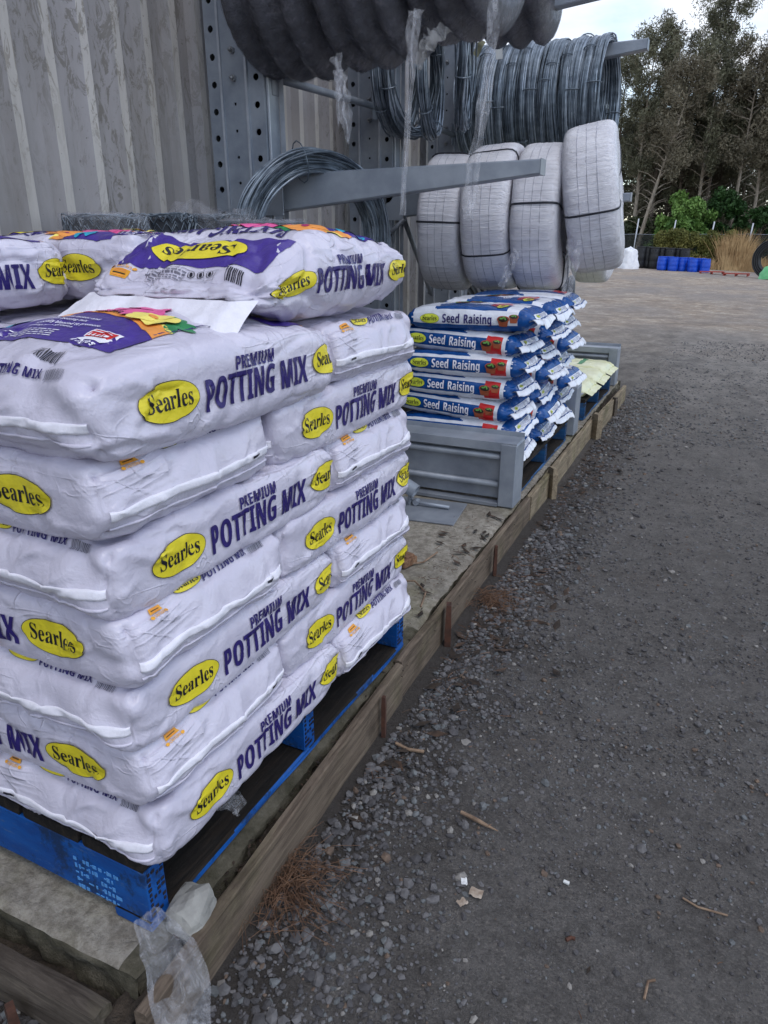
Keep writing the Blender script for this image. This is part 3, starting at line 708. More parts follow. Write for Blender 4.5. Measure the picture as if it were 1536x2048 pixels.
# ================================================================== LETTERING (outlines kept as numbers)
GLYPH = json.loads(r'''{"serif":{"S":[581,[[64,-16,64,235,93,235,112,169,136,115,166,74,202,45,244,28,293,22,328,26,358,36,383,54,401,76,411,103,415,133,406,174,379,209,335,238,242,284,189,313,147,344,115,376,92,411,79,450,74,494,77,533,86,568,100,600,120,627,143,650,172,669,203,683,238,691,275,694,296,693,318,691,342,687,366,682,393,675,420,667,425,666,430,665,434,664,438,663,442,662,446,662,461,666,471,676,477,694,505,694,505,475,480,475,469,511,455,543,437,573,417,599,394,621,370,639,343,652,317,659,289,662,257,659,230,650,208,635,191,615,181,592,178,566,181,541,190,520,204,501,224,484,250,467,281,451,377,406,415,387,447,367,473,347,493,326,509,303,521,280,529,255,533,228,535,198,532,157,521,120,505,86,481,56,453,32,418,12,378,-3,334,-12,286,-15,269,-15,253,-13,236,-12,219,-9,203,-4,187,1,171,6,158,11,147,14,137,16,130,18,126,18,116,17,109,15,103,11,99,4,95,-5,91,-16]]],"e":[448,[[229,-15,192,-12,157,-1,126,16,98,39,74,68,55,102,41,142,32,186,29,234,32,279,41,320,56,358,76,391,101,420,130,443,162,460,197,471,234,474,287,468,333,449,371,417,399,374,415,321,421,258,421,247,174,247,189,145,230,83,297,63,335,70,370,92,402,128,424,108,370,40,305,-1],[173,286,300,286,300,320,299,358,294,389,288,413,277,429,261,439,240,442,203,427,180,380,173,303]]],"a":[512,[[379,-15,337,-8,310,15,298,52,250,16,198,-6,142,-13,110,-10,82,0,60,17,43,39,33,65,30,94,37,135,59,172,95,203,146,230,213,257,296,283,296,359,294,385,288,405,278,421,264,431,244,438,220,440,184,436,162,426,155,408,157,402,161,394,169,382,177,369,181,356,183,344,181,327,174,313,164,301,149,291,133,286,115,284,96,286,80,292,67,303,57,316,51,333,49,352,52,375,60,395,73,415,92,432,114,446,141,458,171,467,205,472,241,474,305,470,356,457,392,435,416,404,431,363,436,313,436,93,436,78,437,66,439,59,442,55,447,52,453,51,460,52,468,56,477,62,490,41,456,10,419,-9],[225,50,235,51,246,55,259,61,272,70,284,81,296,94,296,252,229,225,189,183,176,125,181,83,198,58]]],"r":[428,[[27,0,27,24,45,26,58,31,68,38,73,48,77,63,78,83,78,375,77,397,74,414,69,425,61,431,48,435,30,437,31,462,217,462,217,375,235,405,256,429,279,449,302,463,325,471,347,474,373,472,394,464,410,453,422,437,429,418,431,396,429,378,423,362,414,349,401,339,386,333,369,331,353,332,340,337,331,344,322,352,315,362,308,372,301,380,292,385,281,387,267,384,254,375,241,360,230,339,224,315,222,286,222,83,224,63,228,48,237,38,249,31,269,26,294,24,294,0]]],"l":[297,[[27,0,27,24,45,26,58,31,68,38,73,48,77,63,78,83,78,592,77,612,74,628,70,639,62,647,49,652,30,654,30,678,221,678,221,83,222,64,225,50,230,39,238,32,251,27,268,24,268,0]]],"s":[429,[[225,-15,197,-12,165,-4,129,9,123,11,116,13,109,13,95,10,84,1,76,-13,53,-13,53,157,79,157,91,118,107,85,129,58,154,38,181,26,209,22,232,24,251,30,266,40,277,53,284,68,286,87,280,113,262,136,232,156,159,193,127,211,101,231,81,252,67,275,58,300,55,328,60,368,73,403,97,433,128,456,165,470,210,475,221,475,234,473,247,471,262,467,278,463,296,458,299,457,303,456,307,456,311,455,314,454,317,454,327,456,336,463,343,475,363,475,363,330,340,330,328,363,312,391,293,413,271,428,247,438,222,441,202,439,186,434,173,426,164,414,158,401,156,386,158,371,163,358,172,346,184,335,199,325,218,315,285,282,316,265,341,246,360,226,373,202,380,174,383,141,378,96,364,58,340,27,307,4,269,-10]]]},"sans":{"A":[690,[[0,0,252,717,437,717,690,0,527,0,475,170,215,170,163,0],[253,297,439,297,386,463,382,475,378,490,374,506,368,523,363,541,358,559,353,576,349,592,345,606,341,592,337,575,332,557,326,537,321,519,316,501,311,485,307,472,304,463]]],"C":[637,[[379,-10,310,-5,249,10,198,36,154,70,119,113,92,164,73,222,62,286,58,356,62,425,75,489,97,547,127,598,165,642,211,677,264,703,325,719,393,724,428,723,464,718,500,711,535,700,569,688,602,674,553,551,526,563,499,574,473,584,446,592,419,596,393,598,340,591,295,569,260,533,234,484,219,425,214,355,219,285,233,226,257,179,291,144,336,123,393,116,422,117,451,120,481,126,510,134,542,143,575,154,575,27,544,15,513,6,482,-1,450,-6,416,-9]]],"E":[560,[[90,0,90,714,501,714,501,590,241,590,241,433,483,433,483,309,241,309,241,125,501,125,501,0]]],"F":[549,[[90,0,90,714,499,714,499,590,239,590,239,406,481,406,481,282,239,282,239,0]]],"G":[724,[[390,-10,292,0,210,32,144,84,96,156,68,248,58,358,63,429,77,494,102,552,135,603,177,645,228,679,287,704,355,719,431,724,469,723,506,719,543,712,579,703,612,692,643,680,593,559,570,570,545,579,518,587,490,593,460,597,430,598,388,595,350,585,316,568,286,545,261,517,241,484,226,445,217,402,214,355,216,310,222,269,233,231,248,198,268,169,293,147,323,130,359,119,400,116,420,116,438,117,455,119,469,121,483,123,496,126,496,275,361,275,361,401,644,401,644,31,606,19,567,9,528,1,485,-5,440,-9]]],"H":[765,[[90,0,90,714,241,714,241,434,524,434,524,714,675,714,675,0,524,0,524,308,241,308,241,0]]],"I":[389,[[32,0,32,86,119,126,119,588,32,628,32,714,357,714,357,628,270,588,270,126,357,86,357,0]]],"L":[565,[[90,0,90,714,241,714,241,125,531,125,531,0]]],"M":[943,[[90,0,90,714,296,714,465,168,468,168,647,714,853,714,853,0,712,0,712,338,712,362,713,388,714,416,715,445,715,473,717,500,717,524,718,544,719,559,715,559,531,0,392,0,220,560,216,560,217,544,219,524,220,500,221,473,222,444,224,415,224,385,225,358,225,332,225,0]]],"N":[813,[[90,0,90,714,281,714,591,179,594,179,592,212,590,245,589,278,588,311,587,343,587,376,587,714,723,714,723,0,531,0,220,540,216,540,219,506,221,472,223,438,224,404,225,370,225,336,225,0]]],"O":[796,[[398,-10,325,-5,261,10,207,36,161,71,123,114,95,165,74,223,62,288,58,359,62,430,74,494,95,552,123,603,161,645,207,680,261,705,326,720,399,725,472,720,535,705,590,680,636,645,673,602,702,552,722,493,734,429,738,358,734,287,722,223,702,165,673,114,636,71,590,36,535,10,471,-5],[398,117,457,124,503,146,537,182,560,230,574,289,579,358,574,428,560,487,537,535,503,571,457,592,399,599,341,592,295,571,260,535,236,487,222,428,217,358,222,289,236,230,260,182,294,146,340,124]]],"P":[628,[[90,0,90,714,318,714,402,707,469,688,520,655,555,610,576,555,583,491,580,451,571,412,557,375,536,341,507,311,471,287,425,269,371,258,306,254,241,254,241,0],[241,378,291,378,331,381,365,389,393,404,413,424,426,452,430,486,417,544,377,578,310,590,241,590]]],"R":[660,[[90,0,90,714,298,714,387,708,459,690,514,661,552,620,575,566,583,500,581,469,575,440,565,415,551,391,535,371,516,353,495,337,473,323,450,311,660,0,492,0,322,274,241,274,241,0],[241,397,290,397,335,400,371,408,398,422,416,441,426,466,430,496,426,527,415,551,396,569,368,580,332,588,287,590,241,590]]],"S":[551,[[248,-10,175,-5,108,9,46,33,46,174,80,160,116,146,152,134,188,123,224,117,260,115,294,117,320,125,340,137,353,152,360,170,363,191,359,216,345,238,323,256,294,273,261,290,224,308,207,316,189,325,170,336,151,347,132,361,115,377,98,395,83,415,71,437,62,462,56,490,54,521,61,580,83,630,119,671,168,700,227,718,296,724,333,723,368,718,403,711,437,701,472,689,508,674,459,556,427,568,398,579,371,587,345,593,318,597,291,598,265,596,243,589,225,578,212,563,205,546,202,526,206,502,217,482,236,466,262,450,296,432,337,412,372,395,403,377,431,359,454,338,474,316,490,292,502,265,509,233,511,198,503,139,481,88,443,47,390,15,326,-4]]],"T":[579,[[214,0,214,588,20,588,20,714,559,714,559,588,365,588,365,0]]],"U":[756,[[375,-10,288,-2,216,22,159,62,118,116,93,180,85,254,85,714,236,714,236,277,240,224,252,183,272,153,300,133,336,121,379,117,424,121,460,134,487,156,505,187,516,228,520,278,520,714,671,714,671,252,667,204,657,160,639,119,613,82,581,50,541,25,493,5,438,-6]]],"W":[967,[[182,0,0,714,149,714,240,324,244,307,248,288,253,266,258,243,262,219,266,196,270,174,273,154,275,137,277,155,280,175,284,197,288,219,292,242,297,264,301,284,305,300,308,314,412,714,555,714,659,314,663,301,666,284,671,264,675,242,679,219,683,196,687,174,690,154,692,137,694,155,697,175,701,197,705,220,710,243,715,266,719,288,723,307,727,324,818,714,967,714,785,0,613,0,516,375,514,384,511,395,509,408,505,423,502,439,499,456,495,473,492,490,489,506,487,520,485,532,483,542,482,532,480,520,478,506,474,490,471,473,468,457,465,440,461,424,458,409,455,395,452,383,450,374,354,0]]],"X":[667,[[0,0,237,368,15,714,182,714,336,457,487,714,650,714,426,360,667,0,494,0,328,270,162,0]]],"a":[604,[[211,-10,165,-5,125,9,90,33,63,66,47,109,42,163,49,216,69,259,103,292,150,315,211,330,286,337,381,340,381,364,379,390,371,411,359,427,342,438,321,445,296,447,270,446,244,442,218,436,193,427,167,418,142,407,93,508,123,522,156,534,191,544,227,551,264,556,302,557,370,552,426,536,471,510,503,472,522,424,529,364,529,0,425,0,396,74,392,74,368,47,344,26,318,10,289,-1,253,-8],[267,99,297,102,324,112,348,128,366,149,377,176,381,208,381,253,323,251,280,247,247,239,223,225,207,207,198,186,195,162,197,141,204,125,215,114,230,105,247,101]]],"b":[633,[[378,-10,341,-8,309,0,284,12,262,26,243,43,227,60,217,60,192,0,78,0,78,760,227,760,227,583,227,562,226,542,225,522,224,503,222,488,221,475,227,475,243,497,263,516,286,533,313,546,345,553,382,556,439,548,489,524,531,485,563,429,582,359,588,274,582,188,562,118,530,62,487,22,437,-2],[336,111,365,116,389,130,409,154,424,186,433,227,436,276,433,325,424,365,409,397,388,419,363,433,334,437,299,433,272,421,252,401,239,373,231,336,227,291,227,275,230,226,237,186,251,154,270,130,299,116]]],"c":[514,[[300,-10,225,-2,162,20,112,58,75,111,52,182,45,270,49,333,60,387,79,433,105,471,136,502,174,526,216,543,262,553,313,556,349,555,381,551,411,545,437,537,461,529,483,519,439,404,416,413,394,420,374,427,353,432,333,435,313,436,249,418,210,363,197,271,200,221,211,181,228,150,251,128,279,115,313,111,343,112,371,117,396,124,420,133,443,144,466,158,466,31,443,18,419,7,395,-1,367,-6,336,-9]]],"d":[633,[[251,-10,194,-2,145,22,103,62,71,117,51,187,45,272,51,358,71,428,103,484,146,524,196,548,255,556,292,553,324,546,352,533,376,516,396,497,412,476,417,476,415,488,413,504,410,523,408,543,406,564,406,585,406,760,555,760,555,0,441,0,412,71,406,71,390,49,370,30,347,14,320,0,288,-7],[303,109,340,113,369,125,390,146,404,174,413,210,416,255,416,271,413,320,405,361,392,393,371,416,340,430,301,435,271,430,245,416,224,393,208,360,199,319,196,270,199,221,208,181,224,150,245,127,272,114]]],"e":[591,[[325,-10,272,-7,224,4,180,21,141,44,108,75,81,113,61,158,49,210,45,269,49,329,59,383,78,429,102,467,132,499,168,524,209,542,254,552,303,556,373,549,433,527,482,492,519,442,541,381,548,308,548,236,196,236,201,197,214,164,234,137,260,117,293,105,332,101,366,102,398,106,428,112,457,120,487,131,517,144,517,29,490,17,462,7,433,-1,401,-6,365,-9],[199,335,408,335,405,366,396,394,382,418,362,436,336,446,304,450,277,447,253,438,233,422,216,400,205,371]]],"g":[633,[[282,-240,244,-239,208,-237,175,-233,142,-227,110,-219,78,-208,78,-89,147,-112,218,-126,291,-131,355,-117,393,-76,406,-7,406,4,406,15,407,27,408,39,408,51,409,61,410,71,406,71,386,45,364,24,339,9,312,-2,283,-8,251,-10,191,-2,141,23,100,65,69,121,51,190,45,272,51,355,70,424,101,481,143,523,194,548,255,556,317,547,370,520,413,476,417,476,429,546,555,546,555,-1,547,-73,524,-132,486,-179,433,-213,365,-233],[304,107,339,111,367,121,389,140,404,167,413,204,416,253,416,271,413,324,404,366,389,397,367,418,338,431,302,435,244,417,209,362,197,270,209,179,245,125]]],"h":[657,[[78,0,78,760,227,760,227,605,227,579,226,553,225,528,223,506,221,488,220,476,228,476,247,501,269,522,295,537,323,548,354,554,386,556,441,551,489,535,529,509,558,470,576,420,582,356,582,0,433,0,433,319,423,385,394,424,345,437,305,432,274,416,252,391,238,355,230,311,227,257,227,0]]],"i":[305,[[153,614,132,616,112,621,96,630,82,643,75,662,72,687,75,712,82,731,96,745,112,753,132,758,153,760,174,758,193,753,210,745,223,731,231,712,234,687,231,662,223,643,210,630,193,621,174,616],[78,0,78,546,227,546,227,0]]],"l":[305,[[78,0,78,760,227,760,227,0]]],"m":[982,[[78,0,78,546,192,546,212,476,220,476,239,501,262,522,289,537,318,548,348,554,379,556,417,554,451,547,481,537,507,521,528,501,545,476,558,476,577,501,600,522,628,537,657,548,688,554,719,556,776,551,823,535,860,509,886,470,902,420,907,356,907,0,758,0,758,319,749,385,722,424,676,437,640,432,612,418,592,395,578,363,570,323,567,274,567,0,418,0,418,319,409,385,382,424,336,437,299,432,270,416,251,391,237,355,230,311,227,257,227,0]]],"n":[657,[[78,0,78,546,192,546,212,476,220,476,240,501,263,522,292,537,322,548,355,554,388,556,443,551,490,535,529,509,558,470,576,420,582,356,582,0,433,0,433,319,431,355,424,385,412,408,395,424,373,434,345,437,304,432,273,416,252,391,238,355,230,311,227,257,227,0]]],"o":[619,[[308,-10,259,-6,214,5,173,23,136,48,104,81,79,120,60,165,49,216,45,274,53,358,77,427,116,483,169,524,234,548,311,556,360,552,406,541,447,523,484,498,515,466,540,428,559,383,570,332,574,274,566,190,542,120,502,64,449,23,384,-2],[310,110,346,115,374,128,396,152,410,184,419,224,422,274,419,324,410,364,396,396,374,418,345,432,309,436,273,432,245,418,224,396,209,364,200,324,197,274,200,224,209,184,224,152,245,128,274,115]]],"p":[633,[[78,-240,78,546,199,546,220,475,227,475,243,496,263,515,286,532,313,545,345,553,382,556,439,548,489,524,531,485,563,429,582,359,588,274,581,189,562,118,529,62,486,22,436,-2,378,-10,341,-8,310,0,284,12,262,26,243,43,227,60,219,60,223,32,226,6,227,-20,227,-240],[336,111,367,116,392,130,412,154,425,186,433,227,436,276,425,365,391,419,334,437,299,433,272,421,252,401,239,373,231,336,227,291,227,275,230,226,237,186,251,154,270,130,299,116]]],"r":[454,[[78,0,78,546,191,546,213,454,220,454,238,481,260,505,286,526,315,543,348,553,383,556,391,556,399,556,409,555,418,554,426,553,433,552,422,412,417,413,410,414,402,416,393,416,385,417,378,417,353,416,329,411,305,404,283,393,264,378,249,360,237,338,229,310,227,278,227,0]]],"s":[497,[[226,-10,190,-9,157,-7,128,-3,101,4,73,12,46,22,46,145,76,132,108,121,141,112,174,105,204,100,231,99,257,100,278,105,294,112,304,122,310,133,312,146,311,155,309,163,305,171,298,179,287,187,272,196,252,206,226,218,194,232,162,247,134,261,110,275,90,291,74,308,61,328,52,350,47,375,45,404,52,450,71,488,104,518,148,539,200,552,261,556,294,555,327,552,358,546,389,538,421,527,453,513,408,406,382,417,356,426,332,435,308,441,284,445,259,446,222,442,200,430,193,410,194,402,197,394,202,387,209,379,220,372,235,364,253,355,278,344,307,332,337,319,364,306,388,293,409,278,426,261,441,242,451,219,457,193,459,162,453,111,433,68,401,35,355,10,297,-5]]],"t":[434,[[265,-10,234,-8,204,-3,178,6,154,19,133,38,117,62,104,91,97,128,94,171,94,434,23,434,23,497,105,547,148,662,243,662,243,546,396,546,396,434,243,434,243,171,245,152,251,137,261,125,274,116,290,111,308,109,324,110,340,111,356,114,371,118,387,122,402,126,402,15,385,9,365,3,343,-3,318,-7,292,-9]]],"u":[657,[[269,-10,214,-5,167,11,128,38,99,76,81,126,75,190,75,546,224,546,224,227,226,191,233,162,245,139,262,122,284,112,312,109,353,114,384,130,405,156,419,191,427,236,430,289,430,546,579,546,579,0,465,0,445,70,437,70,418,45,394,24,366,9,335,-2,302,-8]]],"w":[856,[[165,0,10,546,158,546,221,304,226,286,230,266,234,244,237,221,241,198,244,177,247,156,249,139,251,125,255,125,256,135,257,148,259,163,261,178,264,194,267,211,269,227,272,242,275,257,277,269,278,278,280,284,347,546,511,546,575,284,578,273,581,258,585,239,588,218,591,197,595,176,597,156,599,139,599,125,603,125,605,138,607,155,610,175,613,197,617,219,622,243,626,266,630,286,635,304,700,546,846,546,689,0,527,0,485,191,482,204,478,221,474,242,468,264,463,288,457,314,451,339,445,362,440,385,435,404,432,420,429,432,425,432,423,420,419,404,415,385,409,362,404,338,398,314,392,288,386,264,381,241,376,220,372,203,369,189,325,0]]],"x":[578,[[5,0,190,279,14,546,183,546,289,372,396,546,565,546,387,279,573,0,404,0,289,187,174,0]]],"y":[569,[[110,-240,94,-240,80,-239,67,-238,55,-236,44,-234,34,-232,34,-114,42,-115,51,-117,61,-118,71,-119,82,-120,93,-120,122,-117,147,-107,168,-92,184,-71,198,-48,208,-23,217,4,0,546,163,546,266,239,271,224,275,209,278,194,280,178,282,161,284,144,287,144,289,161,292,178,296,194,299,209,303,224,308,239,409,546,569,546,338,-70,314,-122,284,-164,248,-198,206,-221,160,-235]]]}}''')
def inside(p, poly):
    r = False
    for i in range(len(poly)):
        a, b = poly[i - 1], poly[i]
        if (a[1] > p[1]) != (b[1] > p[1]) and p[0] < (b[0] - a[0]) * (p[1] - a[1]) / (b[1] - a[1]) + a[0]: r = not r
    return r
def fatten(l, e, hole):
    "thickens the upright stems of a letter outline sideways"
    ar = sum(l[i - 1][0] * l[i][1] - l[i][0] * l[i - 1][1] for i in range(len(l)))
    s = (1 if ar > 0 else -1) * (-1 if hole else 1); out = []
    for i in range(len(l)):
        a, p, b = l[i - 1], l[i], l[(i + 1) % len(l)]
        def nx(u, v): d = math.hypot(v[0] - u[0], v[1] - u[1]) or 1; return (v[1] - u[1]) / d
        n1, n2 = nx(a, p), nx(p, b); q = n1 if abs(n1) > abs(n2) else n2
        out.append((p[0] + s * q * e, p[1]))
    return out
def text_loops(s, font, height, squeeze=1.0, track=0.0, align='C', bold=0.0):
    "outlines of a word, capital height = height, as separate glyph loop groups; returns (groups, width)"
    cap = .714 if font == 'sans' else .694
    k = height / cap; x = 0; out = []
    for ch in s:
        if ch == ' ': x += .30 * k * squeeze; continue
        adv, ls = GLYPH[font][ch]
        g = [[(l[i] / 1000, l[i + 1] / 1000) for i in range(0, len(l), 2)] for l in ls]
        hole = [any(j != i and inside(g[i][0], g[j]) for j in range(len(g))) for i in range(len(g))]
        if bold: g = [fatten(l, bold, h) for l, h in zip(g, hole)]
        g = [[(x + p[0] * k * squeeze, p[1] * k) for p in l] for l in g]
        if any(hole): out.append(g)
        else: out += [[l] for l in g]
        x += (adv / 1000 + track) * k * squeeze
    off = {'C': -x / 2, 'L': 0, 'R': -x}[align]
    return [[[(p[0] + off, p[1]) for p in l] for l in g] for g in out], x
def ellipse(cx, cy, rx, ry, n=36, rot=0):
    c, s = math.cos(rot), math.sin(rot)
    return [(cx + rx * math.cos(a) * c - ry * math.sin(a) * s, cy + rx * math.cos(a) * s + ry * math.sin(a) * c) for a in [2 * math.pi * i / n for i in range(n)]]
def rect(x0, y0, x1, y1): return [(x0, y0), (x1, y0), (x1, y1), (x0, y1)]
_flat_cache = {}
def flat(groups, cut=.011):
    "fills groups of loops and slices the result so that it can follow a curved surface"
    key = (str(groups), cut)
    if key in _flat_cache: return _flat_cache[key]
    bm = bmesh.new()
    for g in groups:
        pl = [[Vector((p[0], p[1], 0)) for p in l] for l in g]
        flatpts = [p for l in pl for p in l]
        vs = [bm.verts.new(p) for p in flatpts]
        for t in tessellate_polygon(pl):
            try: bm.faces.new([vs[i] for i in t])
            except ValueError: pass
    loose = [v for v in bm.verts if not v.link_faces]
    bmesh.ops.delete(bm, geom=loose, context='VERTS')
    xs = [v.co.x for v in bm.verts]; ys = [v.co.y for v in bm.verts]
    for ax, lo, hi in ((0, min(xs), max(xs)), (1, min(ys), max(ys))):
        n = int((hi - lo) / cut)
        for i in range(1, n + 1):
            co = [0, 0, 0]; no = [0, 0, 0]; co[ax] = lo + (hi - lo) * i / (n + 1); no[ax] = 1
            bmesh.ops.bisect_plane(bm, geom=bm.verts[:] + bm.edges[:] + bm.faces[:], plane_co=co, plane_no=no, dist=1e-6)
    bm.verts.index_update()
    r = ([(v.co.x, v.co.y) for v in bm.verts], [tuple(v.index for v in f.verts) for f in bm.faces])
    bm.free(); _flat_cache[key] = r; return r
def shift(groups, dx, dy, sc=1, rot=0):
    c, s = math.cos(rot) * sc, math.sin(rot) * sc
    return [[[(p[0] * c - p[1] * s + dx, p[0] * s + p[1] * c + dy) for p in l] for l in g] for g in groups]

# ================================================================== BAGS
class Bag:
    def __init__(s, Lg, W, T, r, seed, bulge=.012, side=.006, taper=.10, amp=1.0, crease=1.0, pinch=1.0, bend=0.0, tip=0.0, wedge=0.0, tpow=6, env=0.0, rz=0.0, nf=12):
        s.tpow = tpow; s.env = env
        s.a, s.b, s.c, s.r = Lg / 2, W / 2, T / 2, r
        s.rz0 = rz if rz else r
        rg = random.Random(seed * 13 + 1); s.segs = {0: [], 1: [], 2: []}
        def seg(k, u, v, an, ln, A, w): s.segs[k].append((u, v, math.cos(an), math.sin(an), ln, A, w))
        a_, b_, c_ = s.a, s.b, s.c
        for i in range(nf):
            e = rg.choice((-1, 1))
            # gathers running in from the sewn ends, on the long sides and on the top
            seg(1, e * (a_ - rg.uniform(.02, .13)), rg.uniform(-.8, .8) * c_, rg.gauss(0, .5), rg.uniform(.03, .09), rg.choice((-1, 1, 1)) * rg.uniform(.003, .0065), rg.uniform(.006, .009))
            seg(2, e * (a_ - rg.uniform(.03, .16)), rg.uniform(-.9, .9) * b_, rg.gauss(0, .55), rg.uniform(.04, .11), rg.choice((-1, 1)) * rg.uniform(.003, .006), rg.uniform(.006, .009))
            # diagonal pulls on the end faces
            y = rg.uniform(-.95, .95) * b_
            seg(0, y, rg.uniform(-.85, .7) * c_, (1 if y > 0 else -1) * rg.gauss(.75, .35), rg.uniform(.03, .07), rg.choice((-1, 1, 1)) * rg.uniform(.003, .007), rg.uniform(.006, .009))
        for i in range(nf // 2): seg(1, rg.uniform(-.8, .8) * a_, rg.uniform(-1, 1) * c_, rg.gauss(.9, .8), rg.uniform(.03, .08), rg.uniform(-.004, .004), .008)
        s.seed = seed; s.bulge = bulge; s.side = side; s.taper = taper; s.amp = amp; s.cr = crease; s.pinch = pinch; s.bend = bend; s.tip = tip; s.wedge = wedge
    def pos(s, ax, ay, az, off=0.0):
        a, b, c, r = s.a, s.b, s.c, s.r
        qx = min(a - r, max(r - a, ax)); qy = min(b - r, max(r - b, ay)); rz = min(s.rz0, c * .98)
        qz = min(c - rz, max(rz - c, az))
        d = Vector((ax - qx, ay - qy, (az - qz) * r / rz))
        n = d.normalized() if d.length > 1e-9 else Vector((0, 0, 1))
        p = Vector((qx + n.x * r, qy + n.y * r, qz + n.z * rz))
        X, Y, Z = p.x / a, p.y / b, p.z / c
        X = max(-1, min(1, X)); Y = max(-1, min(1, Y)); Z = max(-1, min(1, Z))
        pil = (1 - X * X) * (1 - Y * Y)
        p.z += s.bulge * pil * Z
        p.y += s.side * (1 - X * X) * Y
        p.x += s.side * .8 * (1 - Y * Y) * X
        p.z *= 1 - s.taper * abs(X) ** s.tpow
        if s.wedge: p.z -= s.wedge * sst(.35, 1, X) * (Z + 1) * .5
        sd = s.seed * 7.31
        k = .0040 * N(ax * 5 + sd, ay * 5, az * 7) + .0024 * N(ax * 13 + sd, ay * 13, az * 15 + 4)
        r1 = abs(N(ax * 6.5 + sd, ay * 6.5 + 3, az * 9 + 9)); k -= s.cr * .0045 * math.exp(-(r1 / .11) ** 2)
        r2 = abs(N(ax * 11 + 5, ay * 11 + sd, az * 6 + 2)); k -= s.cr * .0028 * math.exp(-(r2 / .13) ** 2)
        e = sst(.66, .98, abs(ax) / a)
        wob = N(ay * 4 + sd, az * 6, 3)
        k += s.cr * e * (1 - .6 * abs(n.x)) * .0042 * math.sin(46 * ay + 5 * wob + sd)
        if abs(n.x) > .3:
            k += s.cr * .0062 * abs(n.x) * math.sin(40 * (ay + (.9 * az if ay > 0 else -.9 * az)) + 4 * wob) * sst(.25, .9, abs(Y))
            k -= .007 * abs(n.x) * (1 - Y * Y) * (az / c) ** 2
        for fi, wgt, U, Vv in ((0, abs(n.x), ay, az), (1, abs(n.y), ax, az), (2, abs(n.z), ax, ay)):
            if wgt < .35: continue
            for (u0, v0, cu, su, ln, A, w) in s.segs[fi]:
                du, dv = U - u0, Vv - v0; t = du * cu + dv * su
                if t > ln or t < -ln: continue
                dd = (-du * su + dv * cu) + .006 * math.sin(t * 55 + u0 * 40)
                if dd > 3 * w or dd < -3 * w: continue
                q = t / ln; k += s.cr * wgt * A * (1 - q * q) * math.exp(-abs(dd) / w * 1.3) * (1 if dd * A > 0 else math.exp(-abs(dd) / w * 1.2))
        gx = (abs(ax) - (a - r * .25)); gy = (abs(ay) - (b - r * .25))
        k -= s.pinch * .017 * math.exp(-(gx * gx + gy * gy) / (.017 ** 2)) * (.6 + .8 * N(az * 22 + sd, ax * 3, ay * 3))
        ee = sst(.80, 1, abs(ax) / a) * s.env
        if ee: p.x += math.copysign(1, ax) * ee * (.020 * (1 - abs(az + .012) / c * 1.25)) * (1 - .5 * Y ** 4)
        p = p + n * (k * s.amp + off)
        if s.bend: p.z += s.bend * (X * X - .4) + .4 * s.bend * (Y * Y)
        if s.tip: p.z += s.tip * X
        return p
    def body(s, name, mats, step=.0075, fmat=None):
        nx, ny, nz = max(8, round(2 * s.a / step)), max(8, round(2 * s.b / step)), max(8, round(2 * s.c / step * 1.1))
        idx = {}; vs = []
        def V(i, j, k):
            key = (i, j, k)
            if key not in idx:
                idx[key] = len(vs); vs.append(s.pos((2 * i / nx - 1) * s.a, (2 * j / ny - 1) * s.b, (2 * k / nz - 1) * s.c))
            return idx[key]
        fs = []; mi = []
        def Q(q, cen):
            fs.append(tuple(V(*t) for t in q)); mi.append(fmat(*cen) if fmat else 0)
        for i in range(nx):
            for j in range(ny):
                cx, cy = ((2 * i + 1) / nx - 1), ((2 * j + 1) / ny - 1)
                Q([(i, j, nz), (i + 1, j, nz), (i + 1, j + 1, nz), (i, j + 1, nz)], (cx, cy, 1))
                Q([(i, j + 1, 0), (i + 1, j + 1, 0), (i + 1, j, 0), (i, j, 0)], (cx, cy, -1))
            for k in range(nz):
                cx, cz = ((2 * i + 1) / nx - 1), ((2 * k + 1) / nz - 1)
                Q([(i, 0, k), (i + 1, 0, k), (i + 1, 0, k + 1), (i, 0, k + 1)], (cx, -1, cz))
                Q([(i + 1, ny, k), (i, ny, k), (i, ny, k + 1), (i + 1, ny, k + 1)], (cx, 1, cz))
        for j in range(ny):
            for k in range(nz):
                cy, cz = ((2 * j + 1) / ny - 1), ((2 * k + 1) / nz - 1)
                Q([(0, j + 1, k), (0, j, k), (0, j, k + 1), (0, j + 1, k + 1)], (-1, cy, cz))
                Q([(nx, j, k), (nx, j + 1, k), (nx, j + 1, k + 1), (nx, j, k + 1)], (1, cy, cz))
        me = bpy.data.meshes.new(name); me.from_pydata([tuple(v) for v in vs], [], fs)
        me.polygons.foreach_set('use_smooth', [True] * len(fs)); me.polygons.foreach_set('material_index', mi)
        for m in (mats if isinstance(mats, list) else [mats]): me.materials.append(m)
        me.update(); return me
    def face(s, f, u, v):
        a, b, c = s.a, s.b, s.c
        if f in 'WE' and v > c: return (-a + (v - c), -u, c) if f == 'W' else (a - (v - c), u, c)
        return {'S': (u, -b, v), 'N': (-u, b, v), 'W': (-a, -u, v), 'E': (a, u, v), 'T': (v, -u, c)}[f]
    def decal(s, name, f, layers, base=.0024):
        "layers: (material, groups, level); printed marks that follow the bag"
        vs = []; fs = []; mi = []; mats = []
        for m, groups, lev in layers:
            if m not in mats: mats.append(m)
            pv, pf = flat(groups); o = len(vs)
            for (u, v) in pv:
                q = s.face(f, u, v)
                q = (max(-s.a, min(s.a, q[0])), max(-s.b, min(s.b, q[1])), max(-s.c, min(s.c, q[2])))
                vs.append(tuple(s.pos(*q, off=base + lev * .0009)))
            for t in pf: fs.append(tuple(i + o for i in t)); mi.append(mats.index(m))
        me = bpy.data.meshes.new(name); me.from_pydata(vs, [], fs)
        for m in mats: me.materials.append(M[m])
